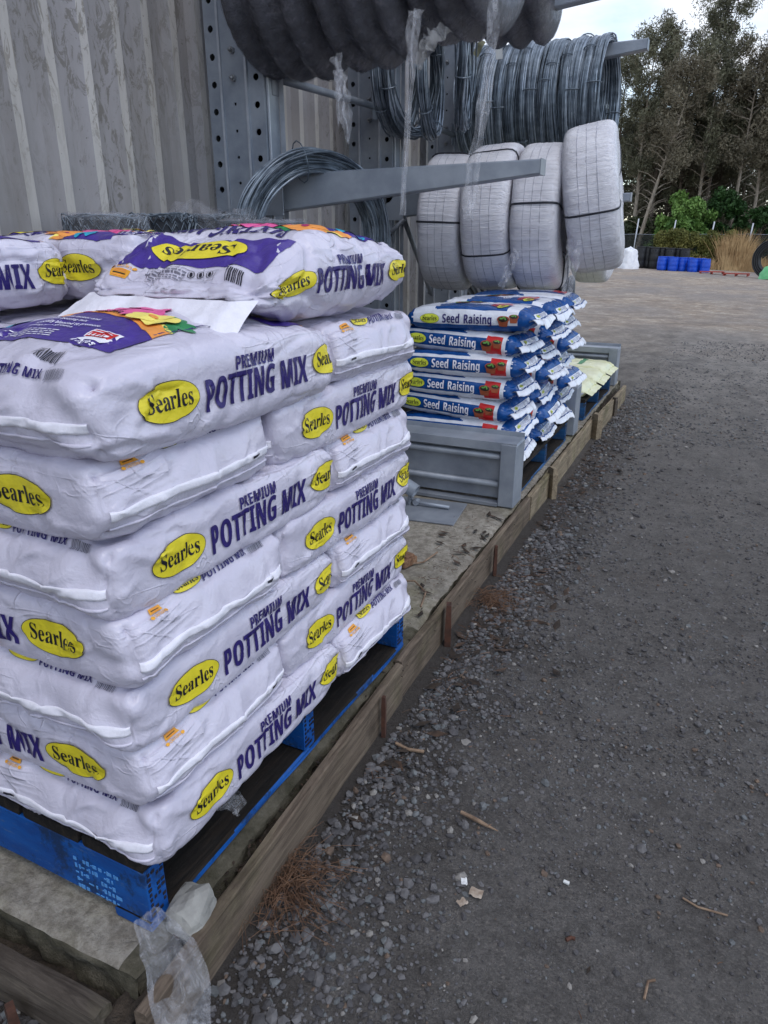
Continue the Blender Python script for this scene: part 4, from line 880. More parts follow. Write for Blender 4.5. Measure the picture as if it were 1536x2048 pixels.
        me.polygons.foreach_set('material_index', mi); me.polygons.foreach_set('use_smooth', [True] * len(fs))
        me.update(); return me

def oval_layers(cx, cy, rx, ry, fill='yellow', ink='ink', rot=0):
    w = rx * 1.52
    g, tw = text_loops('Searles', 'serif', ry * .92, 1.0)
    g = shift(g, 0, -ry * .36, 1); k = w / tw
    g = [[[(p[0] * k, p[1]) for p in l] for l in q] for q in g]
    ov = [(ink, [[ellipse(cx, cy, rx, ry, 40, rot), ellipse(cx, cy, rx - .0013, ry - .0013, 40, rot)]], 1), (fill, [[ellipse(cx, cy, rx - .0014, ry - .0014, 40, rot)]], 1)]
    return ov, [(ink, shift(g, cx, cy, 1, rot), 2)]
def barcode_groups(cx, cy, w, h, seed=3):
    random.seed(seed); x = cx - w / 2; out = []
    while x < cx + w / 2:
        t = random.choice((.0012, .0018, .0028)); out.append([rect(x, cy - h / 2 + random.uniform(0, .002), x + t, cy + h / 2)]); x += t + random.choice((.0013, .0018, .0024))
    return out
def caution_layers(cx, cy, s=1.0):
    g, w = text_loops('CAUTION', 'sans', .010 * s, .72)
    ls = [('orange', [[[(cx - .030 * s, cy), (cx + .030 * s, cy), (cx + .022 * s, cy + .026 * s), (cx - .022 * s, cy + .026 * s)]]], 0)]
    for i in range(3): ls.append(('ink' if i == 1 else 'band', [[rect(cx - .019 * s, cy + (.004 + .007 * i) * s, cx + .017 * s, cy + (.0075 + .007 * i) * s)]], 1))
    ls.append(('orange', shift(g, cx, cy - .016 * s), 1))
    for sx in (-1, 1): ls.append(('orange', [[ellipse(cx + sx * .033 * s, cy - .012 * s, .007 * s, .006 * s, 12)]], 1))
    return ls
T_POT, W_POT = text_loops('POTTING', 'sans', .056, .58, .03, 'C', .026)
T_MIX, W_MIX = text_loops('MIX', 'sans', .056, .60, .03, 'C', .030)
T_PRE, W_PRE = text_loops('PREMIUM', 'sans', .025, .68, .03, 'C', .02)

def top_print_layers():
    "front of the bag, portrait, bottom edge at the -x end"
    ls = []
    def tx(s, x, y, h, m, sq=.8, al='L', lev=3, rot=0):
        g, w = text_loops(s, 'sans', h, sq, .02, al); ls.append((m, shift(g, x, y, 1, rot), lev))
    # white foot with the small title and barcode
    tx('PREMIUM', -.085, -.276, .015, 'navy', .75, 'C'); tx('POTTING MIX', -.085, -.301, .018, 'navy', .68, 'C')
    ls.append(('ink', barcode_groups(.10, -.287, .05, .026, 4), 1))
    # lower purple panel with a wavy top edge
    arc = lambda x, o: o + .055 * (1 - ((x + .02) / .2) ** 2) - .16 * (x + .02)
    n = 26; xs = [-.20 + .375 * i / n for i in range(n + 1)]
    ls.append(('purple', [[[(-.20, -.245), (.175, -.235)] + [(x, arc(x, -.115)) for x in reversed(xs)]]], 0))
    ls.append(('band', [[[(x, arc(x, -.115)) for x in xs] + [(x, arc(x, -.072)) for x in reversed(xs)]]], 1))
    ls.append(('paleyellow', [[[(x, arc(x, -.072)) for x in xs] + [(x, arc(x, -.064)) for x in reversed(xs)]]], 1))
    g, w = text_loops('WITH FERTILISER', 'sans', .018, .62, .02)
    pts = [[[(p[0] + .01, arc(p[0] + .01, -.105) + p[1]) for p in l] for l in q] for q in g]
    ls.append(('ink', pts, 3))
    for i, s in enumerate(('A premium indoor and', 'outdoor potting mix', 'specially blended to promote', 'strong plant growth')):
        tx(s, -.075, -.128 - .017 * i, .0085, 'whiteink', .85)
    random.seed(8)
    for i in range(4):
        x = -.115
        while x < .02:
            w = random.uniform(.006, .02); ls.append(('whiteink', [[rect(x, -.196 - .009 * i, x + w, -.193 - .009 * i)]], 1)); x += w + .003
    ls.append(('whiteink', [[rect(.080, -.212, .140, -.168)]], 1)); ls.append(('red', [[rect(.086, -.200, .134, -.173)]], 2))
    for i in range(5): ls.append(('whiteink', [[[(.089 + .009 * i, -.199), (.096 + .009 * i, -.199), (.0925 + .009 * i, -.188)]]], 3))
    ls.append(('whiteink', [[rect(.088, -.183, .128, -.180)]], 3))
    tx('Litres', .085, -.231, .013, 'whiteink', .9)
    # watering hand shapes at the left
    for cx, cy, rx, ry in ((-.165, -.115, .035, .014), (-.155, -.135, .03, .012), (-.172, -.150, .022, .010)): ls.append(('cyan', [[ellipse(cx, cy, rx, ry, 20, .3)]], 2))
    # flowers over the band
    def flower(cx, cy, r, m, mc, lev):
        for k in range(5):
            a = k * 2 * math.pi / 5 + .4; ls.append((m, [[ellipse(cx + r * .55 * math.cos(a), cy + r * .55 * math.sin(a), r * .60, r * .52, 18, a)]], lev + (k % 2)))
        ls.append((mc, [[ellipse(cx, cy, r * .2, r * .2, 12)]], lev + 2))
    for cx, cy, a in ((-.06, .055, .4), (.115, -.01, -.5), (.14, -.035, .2), (.15, -.07, -.9), (-.10, .045, 2), (.16, -.05, -.2)): ls.append(('leaf_ink', [[ellipse(cx, cy, .032, .012, 16, a)]], 1))
    flower(-.12, .0, .05, 'band', 'deeppink', 2); flower(-.01, .012, .062, 'pink', 'deeppink', 3); flower(.055, -.028, .040, 'pink', 'deeppink', 4); flower(.095, -.050, .042, 'paleyellow', 'band', 6)
    # big title and the upper purple panel with the brand oval
    tx('POTTING MIX', .0, .080, .062, 'navy', .50, 'C', 1)
    ls.append(('navy', [[rect(.165, -.13, .169, .05)]], 1))
    n = 20; xs = [-.20 + .40 * i / n for i in range(n + 1)]
    ls.append(('purple', [[[(x, .165 + .02 * math.cos(x * 8)) for x in xs] + [(.20, .285), (-.20, .285)]]], 0))
    ov, tt = oval_layers(.0, .232, .125, .036); ls += [(m, g, l + 1) for m, g, l in ov + tt]
    # information strip
    bx = rect(-.10, .293, .085, .328); ls.append(('greyink', [[bx, [(-.099, .294), (.084, .294), (.084, .327), (-.099, .327)]]], 1))
    for i in range(3): ls.append(('ink', [[ellipse(-.085 + .024 * i, .309, .009, .009, 18), ellipse(-.085 + .024 * i, .309, .0072, .0072, 18)]], 1)); ls.append(('ink', [[ellipse(-.085 + .024 * i, .309, .004, .005, 10)]], 1))
    for i in range(4):
        x = -.02
        while x < .075:
            w = random.uniform(.004, .016); ls.append(('greyink', [[rect(x, .299 + .007 * i, x + w, .302 + .007 * i)]], 1)); x += w + .003
    ls.append(('ink', barcode_groups(-.145, .310, .034, .03, 6), 1))
    ls += caution_layers(.155, .305, .9)
    return ls

def potting_bag(seed, sS=.056, sN=-.0775, top=False, mark=-1, Lg=.70, W=.46, T=.143, r=.024, ends='WE', flap=False, **kw):
    for k_, v_ in dict(bulge=.004, side=.003, taper=.07, amp=1.05, crease=.9, env=.85, rz=.034).items(): kw.setdefault(k_, v_)
    bg = Bag(Lg, W, T, r, seed, **kw)
    root = link('potting_mix_bag', bg.body('potting_mix_bag', M['bag']))
    for f, sh in (('S', sS), ('N', sN)):
        for sg in (-1, 1):
            cx = sh + sg * .252
            if abs(cx) + .02 > Lg / 2 + .01: continue
            if abs(cx) > Lg / 2 - .02: cx = math.copysign(Lg / 2 - .02, cx)
            ov, tt = oval_layers(cx, .004, .069 if f == 'S' else .078, .034)
            o = link('brand_oval', bg.decal('brand_oval', f, ov), root)
            link('brand_lettering', bg.decal('brand_lettering', f, tt), o)
        x0 = sh - .168
        g = shift(T_POT, x0 + W_POT / 2, -.032) + shift(T_MIX, x0 + W_POT + .016 + W_MIX / 2, -.032) + shift(T_PRE, x0 + W_POT - W_PRE / 2, .0275)
        link('product_lettering', bg.decal('product_lettering', f, [('navy', g, 0)]), root)
    c = T / 2
    for f in ends:
        sg = -1 if f == 'W' else 1
        # stitched seam tape across the end
        b = MB(); zs = [(-.0105, .0002), (-.0102, .0024), (-.005, .0028), (.0, .0018), (.004, .0028), (.0076, .0024), (.008, .0002)]
        def fn(u, v, sg=sg):
            z, o = zs[int(round(v * (len(zs) - 1)))]; y = (2 * u - 1) * (W / 2 - .012)
            return bg.pos(sg * bg.a, y, -.012 + z + .006 * N(y * 6, seed, sg) + .002 * N(y * 25, seed, 2), off=o + .0008 * N(y * 30, z * 90, seed))
        b.grid(70, len(zs), fn); tp = link('seam_tape', b.mesh('seam_tape', M['tape']), root)
        b = MB(); zs2 = [(-.0035, .0002), (-.002, .0028), (.002, .0028), (.0035, .0002)]
        def fn2(u, v, sg=sg):
            z, o = zs2[int(round(v * 3))]; y = (2 * u - 1) * (W / 2 - .014)
            return bg.pos(sg * bg.a, y, -.040 + z + .006 * N(y * 7, seed + 4, sg), off=o)
        b.grid(60, 4, fn2); link('seam_fold', b.mesh('seam_fold', M['bag']), root)
        q = rect(mark * (W / 2 - .075) * (1 if f == 'W' else -1) * -1 - .014, -.014, mark * (W / 2 - .075) * (1 if f == 'W' else -1) * -1 + .014, -.009)
        link('seam_mark', bg.decal('seam_mark', f, [('ink', [[q]], 0)], .0044), root)
        # small print along the upper edge of the end
        ls = caution_layers(-W / 2 + .082, c - .006, .62)
        ov, tt = oval_layers(-.055, c + .018, .042, .018); ls += ov + tt
        g, w = text_loops('POTTING MIX', 'sans', .022, .62, .02, 'C', .015); ls.append(('navy', shift(g, .055, c + .000), 1))
        ls.append(('greyink', barcode_groups(.155, c + .004, .042, .024, seed), 1))
        link('end_print', bg.decal('end_print', f, ls), root)
    if top: link('front_print', bg.decal('front_print', 'T', top_print_layers(), .0018), root)
    root['T'] = T
    return root, bg
# ------------------------------------------------------------------ the stack of potting mix bags
GB = 'white potting mix bags stacked on the near pallet'
SW, SD = 1.165, 1.165
K = .965
pivot = Matrix.Translation(Vector((-.818 * K, .760 * K, 0))) @ Matrix.Rotation(PR, 4, 'Z')
def stack_place(o, x, y, z, rz):
    p = pivot @ Vector((x * K, y * K, 0)); z = 1.276 - (1.276 - z) * K; o.scale = (K, K, K)
    o.location = (p.x, p.y, z); o.rotation_euler = (random.uniform(-.006, .006), random.uniform(-.006, .006), R(rz) + PR + random.uniform(-.012, .012))
    return o
random.seed(21)
A = [potting_bag(1, mark=1)[0], potting_bag(2, mark=1)[0]]
B = [potting_bag(3, mark=-1)[0], potting_bag(4, mark=-1)[0]]
for t in A + B: tag(t, None, 'bag', GB)
used = set()
def take(protos, k):
    p = protos[k % len(protos)]
    if p.name not in used: used.add(p.name); return p
    return copy_tree(p)
ordn = ['first', 'second', 'third', 'fourth', 'fifth', 'sixth', 'bottom']
hero, _ = potting_bag(5, top=True, mark=1, T=.148, Lg=.69, W=.49, r=.028, bulge=.048, side=.006, amp=1.15, taper=.14)
tag(hero, None, 'bag', GB)
for lay in range(7):                       # 0 = bottom layer
    z = .139 + .0715 + .1335 * lay; fromtop = 6 - lay
    nm = ordn[fromtop]; full = {0: 'top full', 6: 'bottom'}.get(fromtop, nm); J = lambda s: random.uniform(-s, s)
    if lay % 2 == 0:    # long side of the near corner bag faces the gravel
        if lay == 6: o = hero
        else: o = take(A, lay // 2)
        stack_place(o, -.23 + J(.006), .35 + J(.006), z + (.006 if lay == 6 else 0), 90)
        o['label'] = ('white bag with purple flower print facing up, near corner of the stack' if lay == 6 else
                      'white bag in the %s layer, near corner, large lettering facing the gravel' % full)
        o = take(A, lay); stack_place(o, -.35 + J(.006), .93 + J(.004), z, 180)
        o['label'] = 'white bag in the %s layer, far gravel side corner, sewn end showing' % full
        if lay == 0 or lay == 6 or True:
            o = take(B, lay); stack_place(o, -.815 + J(.006), .235 + J(.006), z, 180); o['label'] = 'white bag in the %s layer, lengthwise at the left picture edge' % full
            o = take(B, lay + 1); stack_place(o, -.935, .815, z, 90); o['label'] = 'white bag in the %s layer, hidden in the back corner' % full
    else:               # sewn end of the near corner bag faces the gravel
        o = take(B, lay // 2); stack_place(o, -.35 + J(.008), .23 + J(.006), z, 180)
        o['label'] = 'white bag in the %s layer, near corner, sewn end facing the gravel' % full
        o = take(B, lay // 2 + 1); stack_place(o, -.235 + J(.006), .815 + J(.006), z, 90)
        o['label'] = 'white bag in the %s layer, far gravel side half, large lettering showing' % full
        o = take(A, lay); stack_place(o, -.935 + J(.006), .35, z, 90); o['label'] = 'white bag in the %s layer, end on at the left picture edge' % full
        o = take(A, lay + 1); stack_place(o, -.815, .93, z, 180); o['label'] = 'white bag in the %s layer, hidden at the back by the wall' % full
# loose bags on top
t1, bg1 = potting_bag(8, sS=-.05, sN=.02, top=True, mark=1, T=.170, Lg=.70, W=.47, r=.060, rz=.085, bulge=.024, side=.008, taper=.42, tpow=2.6, amp=1.4, crease=1.3, ends='W', wedge=.05)
tag(t1, 'white bag on top at the far right, upside down yellow oval on purple end', 'bag', GB)
stack_place(t1, -.245, .80, 1.078 + .108, -90); t1.rotation_euler = (0, 0, R(-90) + PR)
b = MB()     # wide loose end flap of that bag
def flapfn(u, v):
    y = (2 * u - 1) * .225
    p0 = bg1.pos(bg1.a, y, -.005)
    d = .15 + .02 * math.sin(u * 7) + (.03 if u > .9 else 0)
    return Vector((p0.x + .004 + v * d * .72, y * (1 + .05 * v), p0.z - .004 - v * d * (.42 + .25 * u * 0) + .010 * math.sin(u * 9 + v * 2) * v + .004 * N(u * 9, v * 4)))
b.grid(40, 10, flapfn); fl = b.obj('end_flap', M['tape'], t1)
t2, _ = potting_bag(9, top=True, mark=1, T=.155, r=.045, rz=.06, bulge=.016, side=.008, amp=1.4, crease=1.3)
tag(t2, 'white bag on top at the far left edge, brand oval on its side', 'bag', GB)
stack_place(t2, -.99, .335, 1.078 + .108, 90)
t3, _ = potting_bag(10, sN=-.10, top=True, mark=1, T=.155, r=.045, rz=.06, bulge=.016, side=.008, amp=1.4, crease=1.3)
tag(t3, 'white bag on top behind the left one, partly hidden between its neighbours', 'bag', GB)
stack_place(t3, -.90, .925, 1.078 + .112, 180)

# ------------------------------------------------------------------ seed raising bags
GS = 'blue and white seed raising bags between the dividers'
def seed_side(ink, fx=0):
    ov, tt = oval_layers(-.205 + fx, .0, .052, .026, 'lime'); ov = ov + tt; le = []; ls = []
    g1, w1 = text_loops('Seed', 'sans', .043, .64, .02, 'C', .012); g2, w2 = text_loops('Raising', 'sans', .043, .64, .02, 'C', .012)
    x = -.138 + fx; le.append((ink, shift(g1, x + w1 / 2, -.019) + shift(g2, x + w1 + .018 + w2 / 2, -.019), 1))
    px = .175 + fx
    for cx, cy, s in ((px + .052, .010, .8), (px, -.006, 1.0)):
        ls.append(('terracotta', [[[(cx - .028 * s, cy + .012 * s), (cx + .028 * s, cy + .012 * s), (cx + .020 * s, cy - .026 * s), (cx - .020 * s, cy - .026 * s)]]], 2))
        ls.append(('terracotta', [[ellipse(cx, cy + .012 * s, .031 * s, .017 * s, 20)]], 3)); ls.append(('soil', [[ellipse(cx, cy + .012 * s, .025 * s, .012 * s, 20)]], 4))
        for k in range(3): ls.append(('sprout', [[ellipse(cx + (-.01 + .01 * k) * s, cy + (.016 + .004 * (k % 2)) * s, .008 * s, .004 * s, 10, k)]], 5))
    return ov, le, ls
def seed_bag(seed, first=False, Lg=.66, W=.41, T=.112):
    bg = Bag(Lg, W, T, .052, seed, bulge=.012, side=.010, taper=.42, amp=.8, crease=.9, pinch=.3)
    def fm(x, y, z):
        x += .02 * N(y * 4, z * 4, seed)
        if first:
            if x > .78 or z < -.45 or x < -.86: return 1
            if abs(y) > .97 or z > .97: return 0 if abs(y) > .97 else (1 if (y < -.1 and x < .6 and -.5 < x) or y > .5 else 0)
            return 0
        if x > .83 or x < -.97: return 1
        if x > .76: return 0
        if abs(y) > .97:
            if x > .52: return 2
            return 1 if abs(z) < .60 else 0
        if z > .9: return 2 if x > .5 and y > .1 else (0 if (x + y * .4) > -.2 and abs(y) > .3 else 1)
        return 1 if abs(y) < .5 else 0
    root = link('seed_raising_bag', bg.body('seed_raising_bag', [M['seedwhite'], M['blue'], M['red']], .010, fm))
    ov, le, pic = seed_side('navy' if first else 'whiteink', .015 if first else 0)
    link('brand_oval', bg.decal('brand_oval', 'S', ov), root); link('product_lettering', bg.decal('product_lettering', 'S', le), root); link('pot_picture', bg.decal('pot_picture', 'S', pic), root)
    if first:
        ls = [('terracotta', [[ellipse(-.10, -.02, .07, .045, 24)]], 1), ('soil', [[ellipse(-.10, -.01, .055, .03, 24)]], 2), ('terracotta', [[ellipse(-.02, -.08, .06, .04, 24)]], 1), ('soil', [[ellipse(-.02, -.07, .046, .026, 24)]], 2)]
        for k in range(6): ls.append(('sprout', [[ellipse(-.12 + .03 * k, -.02 - .015 * k, .016, .006, 12, k)]], 3))
        for k in range(5): ls.append(('red', [[rect(-.03 + .034 * k, .10, -.012 + .034 * k, .185)]], 1))
        ov, tt = oval_layers(.11, .16, .06, .028, 'lime'); ls += ov + tt
        g, w = text_loops('Seed Raising', 'sans', .04, .62); ls.append(('whiteink', shift(g, 0, .03), 1))
        link('front_print', bg.decal('front_print', 'T', ls), root)
    # flat welded end flange with blue lines, drooping
    for sg in (1, -1):
        b = MB()
        def fl(u, v, sg=sg):
            y = (2 * u - 1) * (W / 2 - .012); p = bg.pos(sg * bg.a, y, .0)
            d = .062 * v
            return (p.x + sg * d * (.70 + .25 * N(u * 2.3, seed * 1.7)) - sg * .004, y, p.z + .012 * math.sin(v * 2.2) - (.034 + .03 * N(seed * 3.1, u * 1.5)) * v * v + .022 * v * N(u * 4, seed, 4) + .006 * N(u * 12, v * 4, seed))
        b.grid(34, 7, fl)
        b.m = [1 if (i % 6) == 1 + seed % 3 else 0 for i in range(len(b.m))]
        # give the flange a sealed thickness
        b.grid(34, 7, lambda u, v: tuple(a - c for a, c in zip(fl(u, v), (0, 0, .004))))
        link('end_seal', b.mesh('end_seal', [M['seedwhite'], M['blue']], False), root)
    # white information panel over the right end shoulder
    ls = [('seedwhite', [[rect(-.135, .005, .150, .050)]], 0)]
    ov, tt = oval_layers(-.09, .028, .026, .013, 'lime'); ls += [(m, g, l + 1) for m, g, l in ov + tt]
    random.seed(seed)
    for i in range(4):
        x = -.05
        while x < .11:
            w = random.uniform(.005, .018); ls.append(('navy', [[rect(x, .014 + .008 * i, x + w, .017 + .008 * i)]], 1)); x += w + .004
    link('end_print', bg.decal('end_print', 'E', ls), root)
    return root
protos = [seed_bag(s) for s in (21, 22, 23, 26, 27)]; pfirst = [seed_bag(24, True), seed_bag(25, True)]
for t in protos + pfirst: tag(t, None, 'bag', GS)
cnt = {}
def stake_one(p):
    cnt[p.name] = cnt.get(p.name, 0) + 1
    return p if cnt[p.name] == 1 else copy_tree(p)
random.seed(5)
xoff = [[0, -.012, -.028, -.010, .012, -.004, .040], [.02, .06, .0, .05, .0, .05, .06], [.03, .02, .09, .0, .06, .02, .05]]
rowname = ['front row', 'middle row', 'back row']
lname = ['bottom', 'second from the bottom', 'third from the bottom', 'middle', 'third from the top', 'second from the top', 'topmost']
for rw in range(3):
    for lay in range(7):
        o = stake_one(pfirst[min(rw, 1)] if lay == 6 and rw < 2 else protos[(lay * 2 + rw * 3) % 5])
        o.location = (-1.222 + xoff[rw][lay] - .01 * lay * 0, 3.745 + .445 * rw + random.uniform(-.018, .018), .150 + .056 + .1115 * lay + (.004 if rw else 0))
        o.rotation_euler = (random.uniform(-.03, .03), random.uniform(-.01, .05), random.uniform(-.05, .05) - R(.5))
        o['label'] = 'blue and white bag, %s in the %s between the dividers' % (lname[lay], rowname[rw])
        if lay == 6 and rw == 0: o['label'] = 'topmost front seed raising bag with a white side panel and blue lettering'

# pale yellow bags on the far pallet
GY = 'pale yellow bags on the far pallet'
def yellow_bag(seed):
    bg = Bag(.62, .43, .085, .04, seed, bulge=.010, side=.008, taper=.4, amp=1.1, pinch=.3)
    root = link('yellow_bag', bg.body('yellow_bag', [simple('pale yellow film', (208, 208, 158), (226, 226, 190), 5, .3, 0, .3, 26, bd=.008), M['seedwhite']], .012, lambda x, y, z: 1 if abs(y) > .98 and z < 0 else 0))
    ls = [('greyink', [[rect(-.12, -.16 + .02 * k, .12, -.154 + .02 * k)] for k in range(4)], 1), ('leaf_ink', [[rect(-.15, .06, .15, .10)]], 0)]
    link('front_print', bg.decal('front_print', 'T', ls), root)
    b = MB(); b.grid(24, 5, lambda u, v: (bg.a - .004 + .05 * v, (2 * u - 1) * .2, -.02 * v + .008 * N(u * 6, seed, 1) * v)); link('end_seal', b.mesh('end_seal', root.data.materials[0], False), root)
    return root
ya = yellow_bag(41)
for i, (x, y, z, lb) in enumerate(((-1.155, 5.58, .196, 'pale yellow bag lying at the near end of the far pallet'), (-1.15, 6.02, .196, 'pale yellow bag in the middle of the far pallet'), (-1.15, 6.46, .200, 'pale yellow bag against the farthest divider'))):
    o = ya if i == 0 else copy_tree(ya); o.location = (x, y, z); o.rotation_euler = (0, 0, R(-1 + 2 * (i % 2))); tag(o, lb, 'bag', GY)
# ================================================================== COILS ON THE RACK
def ring_coil(name, mat, Rin, Rout, w, seed, segs=150, lobes=0, lobe=0.0, wr=.004, power=5, squash=1.0, line=None):
    "thick wrapped pipe coil, axis along x"
    n = 52; rm, hr = (Rin + Rout) / 2, (Rout - Rin) / 2
    def fn(u, v):
        th = 2 * math.pi * u; a = 2 * math.pi * v; c, s = math.cos(a), math.sin(a)
        k = (abs(c) ** power + abs(s) ** power) ** (-1 / power)
        x = w / 2 * c * k; r = rm + hr * s * k
        if lobes: r += lobe * (abs(math.sin(math.pi * lobes * (x / w + .5))) - .5) * sst(.3, .8, s * k)
        ct, stt = math.cos(th), math.sin(th)
        d = .013 * N(ct * 1.6 + seed, stt * 1.6, x * 3) + wr * N(ct * 16 + seed, stt * 16, x * 2.5) + wr * .6 * N(ct * 40, stt * 40 + seed, x * 6)
        # pressed together where the film pulls tight
        r += d * (1 if s > -.2 else .4); x *= 1 + .06 * N(ct * 2, stt * 2, seed)
        return (x, r * ct, r * stt * squash)
    b = MB(); b.grid(segs, n, fn, True, True)
    me = b.mesh(name, M[mat])
    return me, fn
def coil_strap(fn, th, parent, m='strap', rad=.006):
    pts = [];
    for j in range(36):
        p = Vector(fn(th, j / 36)); c = Vector((0, p.y, p.z)); d = c.normalized()
        pts.append(p + Vector((p.x, 0, 0)).normalized() * .003 + d * .003)
    b = MB(); b.tube(pts, rad, 6, True, squash=.5); b.obj('strap', M[m], parent)
def coil_lines(fn, parent, xs, v0=.25):
    "faint joints between the pipe turns showing through the film"
    b = MB()
    for vv in xs:
        ph = vv * 31
        pts = [];
        for i in range(110):
            p = Vector(fn(i / 110, vv + .006 * N(i * .13, ph))); d = Vector((0, p.y, p.z)).normalized(); pts.append(p + d * .0006)
        b.tube(pts, .0016, 4, True)
    b.obj('turn_lines', M['coilline'], parent)
GW = 'white wrapped pipe coils hanging on the lower arms'
def white_coil(label, x, zc, Rin, Rout, w, seed, Y=4.985, tilt=(0, 0, 0), straps=(), lines=True, sq=1.0):
    me, fn = ring_coil('white_pipe_coil', 'coilwhite', Rin, Rout, w, seed, squash=sq)
    o = link('white_pipe_coil', me, None, (x, Y, zc), tuple(R(t) for t in tilt)); tag(o, label, 'pipe coil', GW)
    for th in straps: coil_strap(fn, th, o)
    if lines: coil_lines(fn, o, (.205, .262, .31))
    return o
white_coil('white film wrapped pipe coil nearest the wall on the lower arm', -1.765, 1.345, .225, .425, .285, 1, straps=(.50, .30), tilt=(0, 2, 4))
white_coil('white film wrapped pipe coil second from the wall, under the hanging plastic strip', -1.455, 1.365, .210, .445, .305, 2, straps=(.58, .33), tilt=(0, -2, 3))
white_coil('white film wrapped pipe coil between the second one and the tilted one', -1.150, 1.365, .205, .440, .29, 3, straps=(.47, .72, .80), tilt=(0, -1, 3))
white_coil('white film wrapped pipe coil at the arm tip, leaning outwards', -.850, 1.475, .110, .425, .315, 4, straps=(.535, .15), tilt=(0, -9, 6))
white_coil('dusty wrapped pipe coil low behind the leaning one', -1.06, 1.33, .22, .43, .28, 5, Y=6.46, straps=(.4,))

GK = 'black wrapped pipe coils on the upper arms'
def black_coil(label, x, zc, Rin, Rout, w, seed, Y, tilt=(0, 0, 0)):
    me, fn = ring_coil('black_pipe_coil', 'coilblack', Rin, Rout, w, seed, 140, 3, .062, .006, 4)
    o = link('black_pipe_coil', me, None, (x, Y, zc), tuple(R(t) for t in tilt)); tag(o, label, 'pipe coil', GK)
    # loose clear film round the lower part
    b = MB(); b.grid(46, 22, lambda u, v: tuple(Vector(fn(.36 + .56 * u, .02 + .46 * v)) * (1.012 + .006 * N(u * 9, v * 6, seed))))
    b.obj('film_wrap', M['film_dark'], o)
    return o
black_coil('black pipe coil in clear film on the upper arm, nearest the wall', -2.02, 2.435, .20, .435, .43, 11, 3.455, (0, 3, 4))
black_coil('black pipe coil in clear film on the upper arm, middle one', -1.61, 2.445, .20, .435, .41, 12, 3.455, (0, -3, 2))
black_coil('black pipe coil in clear film on the upper arm, outermost one', -1.22, 2.51, .19, .43, .36, 13, 3.455, (0, -2, -4))
black_coil('black pipe coil behind, on the upper arm near its tip above the wire coils', -1.40, 2.74, .10, .38, .44, 14, 4.985, (0, 0, 2))

# bundles of wire
def wire_mesh(name, Rr, wx, wr, nw, rw, seed, segs=44, sag=1.0, mats=('wire', 'wire_light'), messy=.006, ties=(.1, .35, .6, .85)):
    random.seed(seed); b = MB()
    for k in range(nw):
        ox = random.gauss(0, wx * .33); orr = random.uniform(-wr, wr) * (1 - min(1, abs(ox) / wx) ** 2 * .5)
        ph = random.random() * 9; tw = random.uniform(-.4, .4)
        pts = []
        for i in range(segs):
            th = 2 * math.pi * i / segs
            r = Rr + orr + messy * N(math.cos(th) * 2 + ph, math.sin(th) * 2, k * .7)
            x = ox + messy * 2.2 * N(math.cos(th) * 1.5, math.sin(th) * 1.5 + ph, k * .9) + tw * wx * math.sin(th + ph) * .3
            pts.append((x, r * math.cos(th), r * math.sin(th) * sag - (1 - sag) * Rr * .2))
        b.tube(pts, rw, 4, True, mi=0 if random.random() < .72 else 1)
    for t in ties:
        th = 2 * math.pi * (t + random.uniform(-.04, .04)); c = Vector((0, Rr * math.cos(th), Rr * math.sin(th) * sag)); d = c.normalized()
        pts = [c + Vector((wx * .95 * math.cos(a), 0, 0)) + d * (wr * 1.5 * math.sin(a)) for a in [2 * math.pi * i / 12 for i in range(12)]]
        b.tube(pts, rw * .8, 4, True, mi=0)
    me = b.mesh(name, [M[m] for m in mats], False); return me
GWR = 'coils of wire packed on the far upper arm'
wm = [wire_mesh('wire_coil', .395, .060, .026, 64, .0058, s) for s in (1, 2, 3, 4)]
nth = ['first', 'second', 'third', 'fourth', 'fifth', 'sixth', 'seventh', 'eighth', 'ninth', 'tenth', 'eleventh', 'twelfth', 'thirteenth', 'fourteenth']
random.seed(12)
NW = 14
for i in range(NW):
    x = -1.105 - i * .079 + random.uniform(-.008, .008)
    o = link('wire_coil', wm[i % 4], None, (x, 6.465, 2.245 + random.uniform(-.012, .012)), (random.uniform(0, 6.28), random.uniform(-.03, .03), random.uniform(-.04, .04)))
    tag(o, 'dull wire coil in the tight row over the white coils, %s from the tip' % nth[i], 'wire coil', GWR)
GWL = 'loose wire coils on the middle upper arm'
wl = [wire_mesh('wire_coil', .36, .050, .03, 40, .0055, s, messy=.012, sag=1.05) for s in (21, 22)]
for i, (x, z, ry, rz, lb) in enumerate(((-2.19, 2.285, .0, .05, 'dark wire coil hanging loosely next to the wall on the middle upper arm'), (-2.08, 2.275, .05, -.05, 'dark wire coil hanging second from the wall on the middle upper arm'),
        (-1.96, 2.26, -.04, .22, 'slack wire coil hanging under the black coils, left of the plastic strip'), (-1.72, 2.30, .02, .30, 'slack wire coil hanging behind the plastic strip, its loop showing open'))):
    o = link('wire_coil', wl[i % 2], None, (x, 4.985, z), (0, ry, rz)); tag(o, lb, 'wire coil', GWL)
# the loop of bright wire over the near arm
o = link('wire_coil', wire_mesh('wire_coil', .365, .085, .062, 110, .0042, 31, 64, 1.0, ('wire', 'wire_light'), .012, (.30, .62)), None, (-1.955, 3.43, 1.245), (0, R(4), R(-34)))
tag(o, 'single coil of bright wire looped over the near lower arm, above the mesh rolls', 'wire coil')
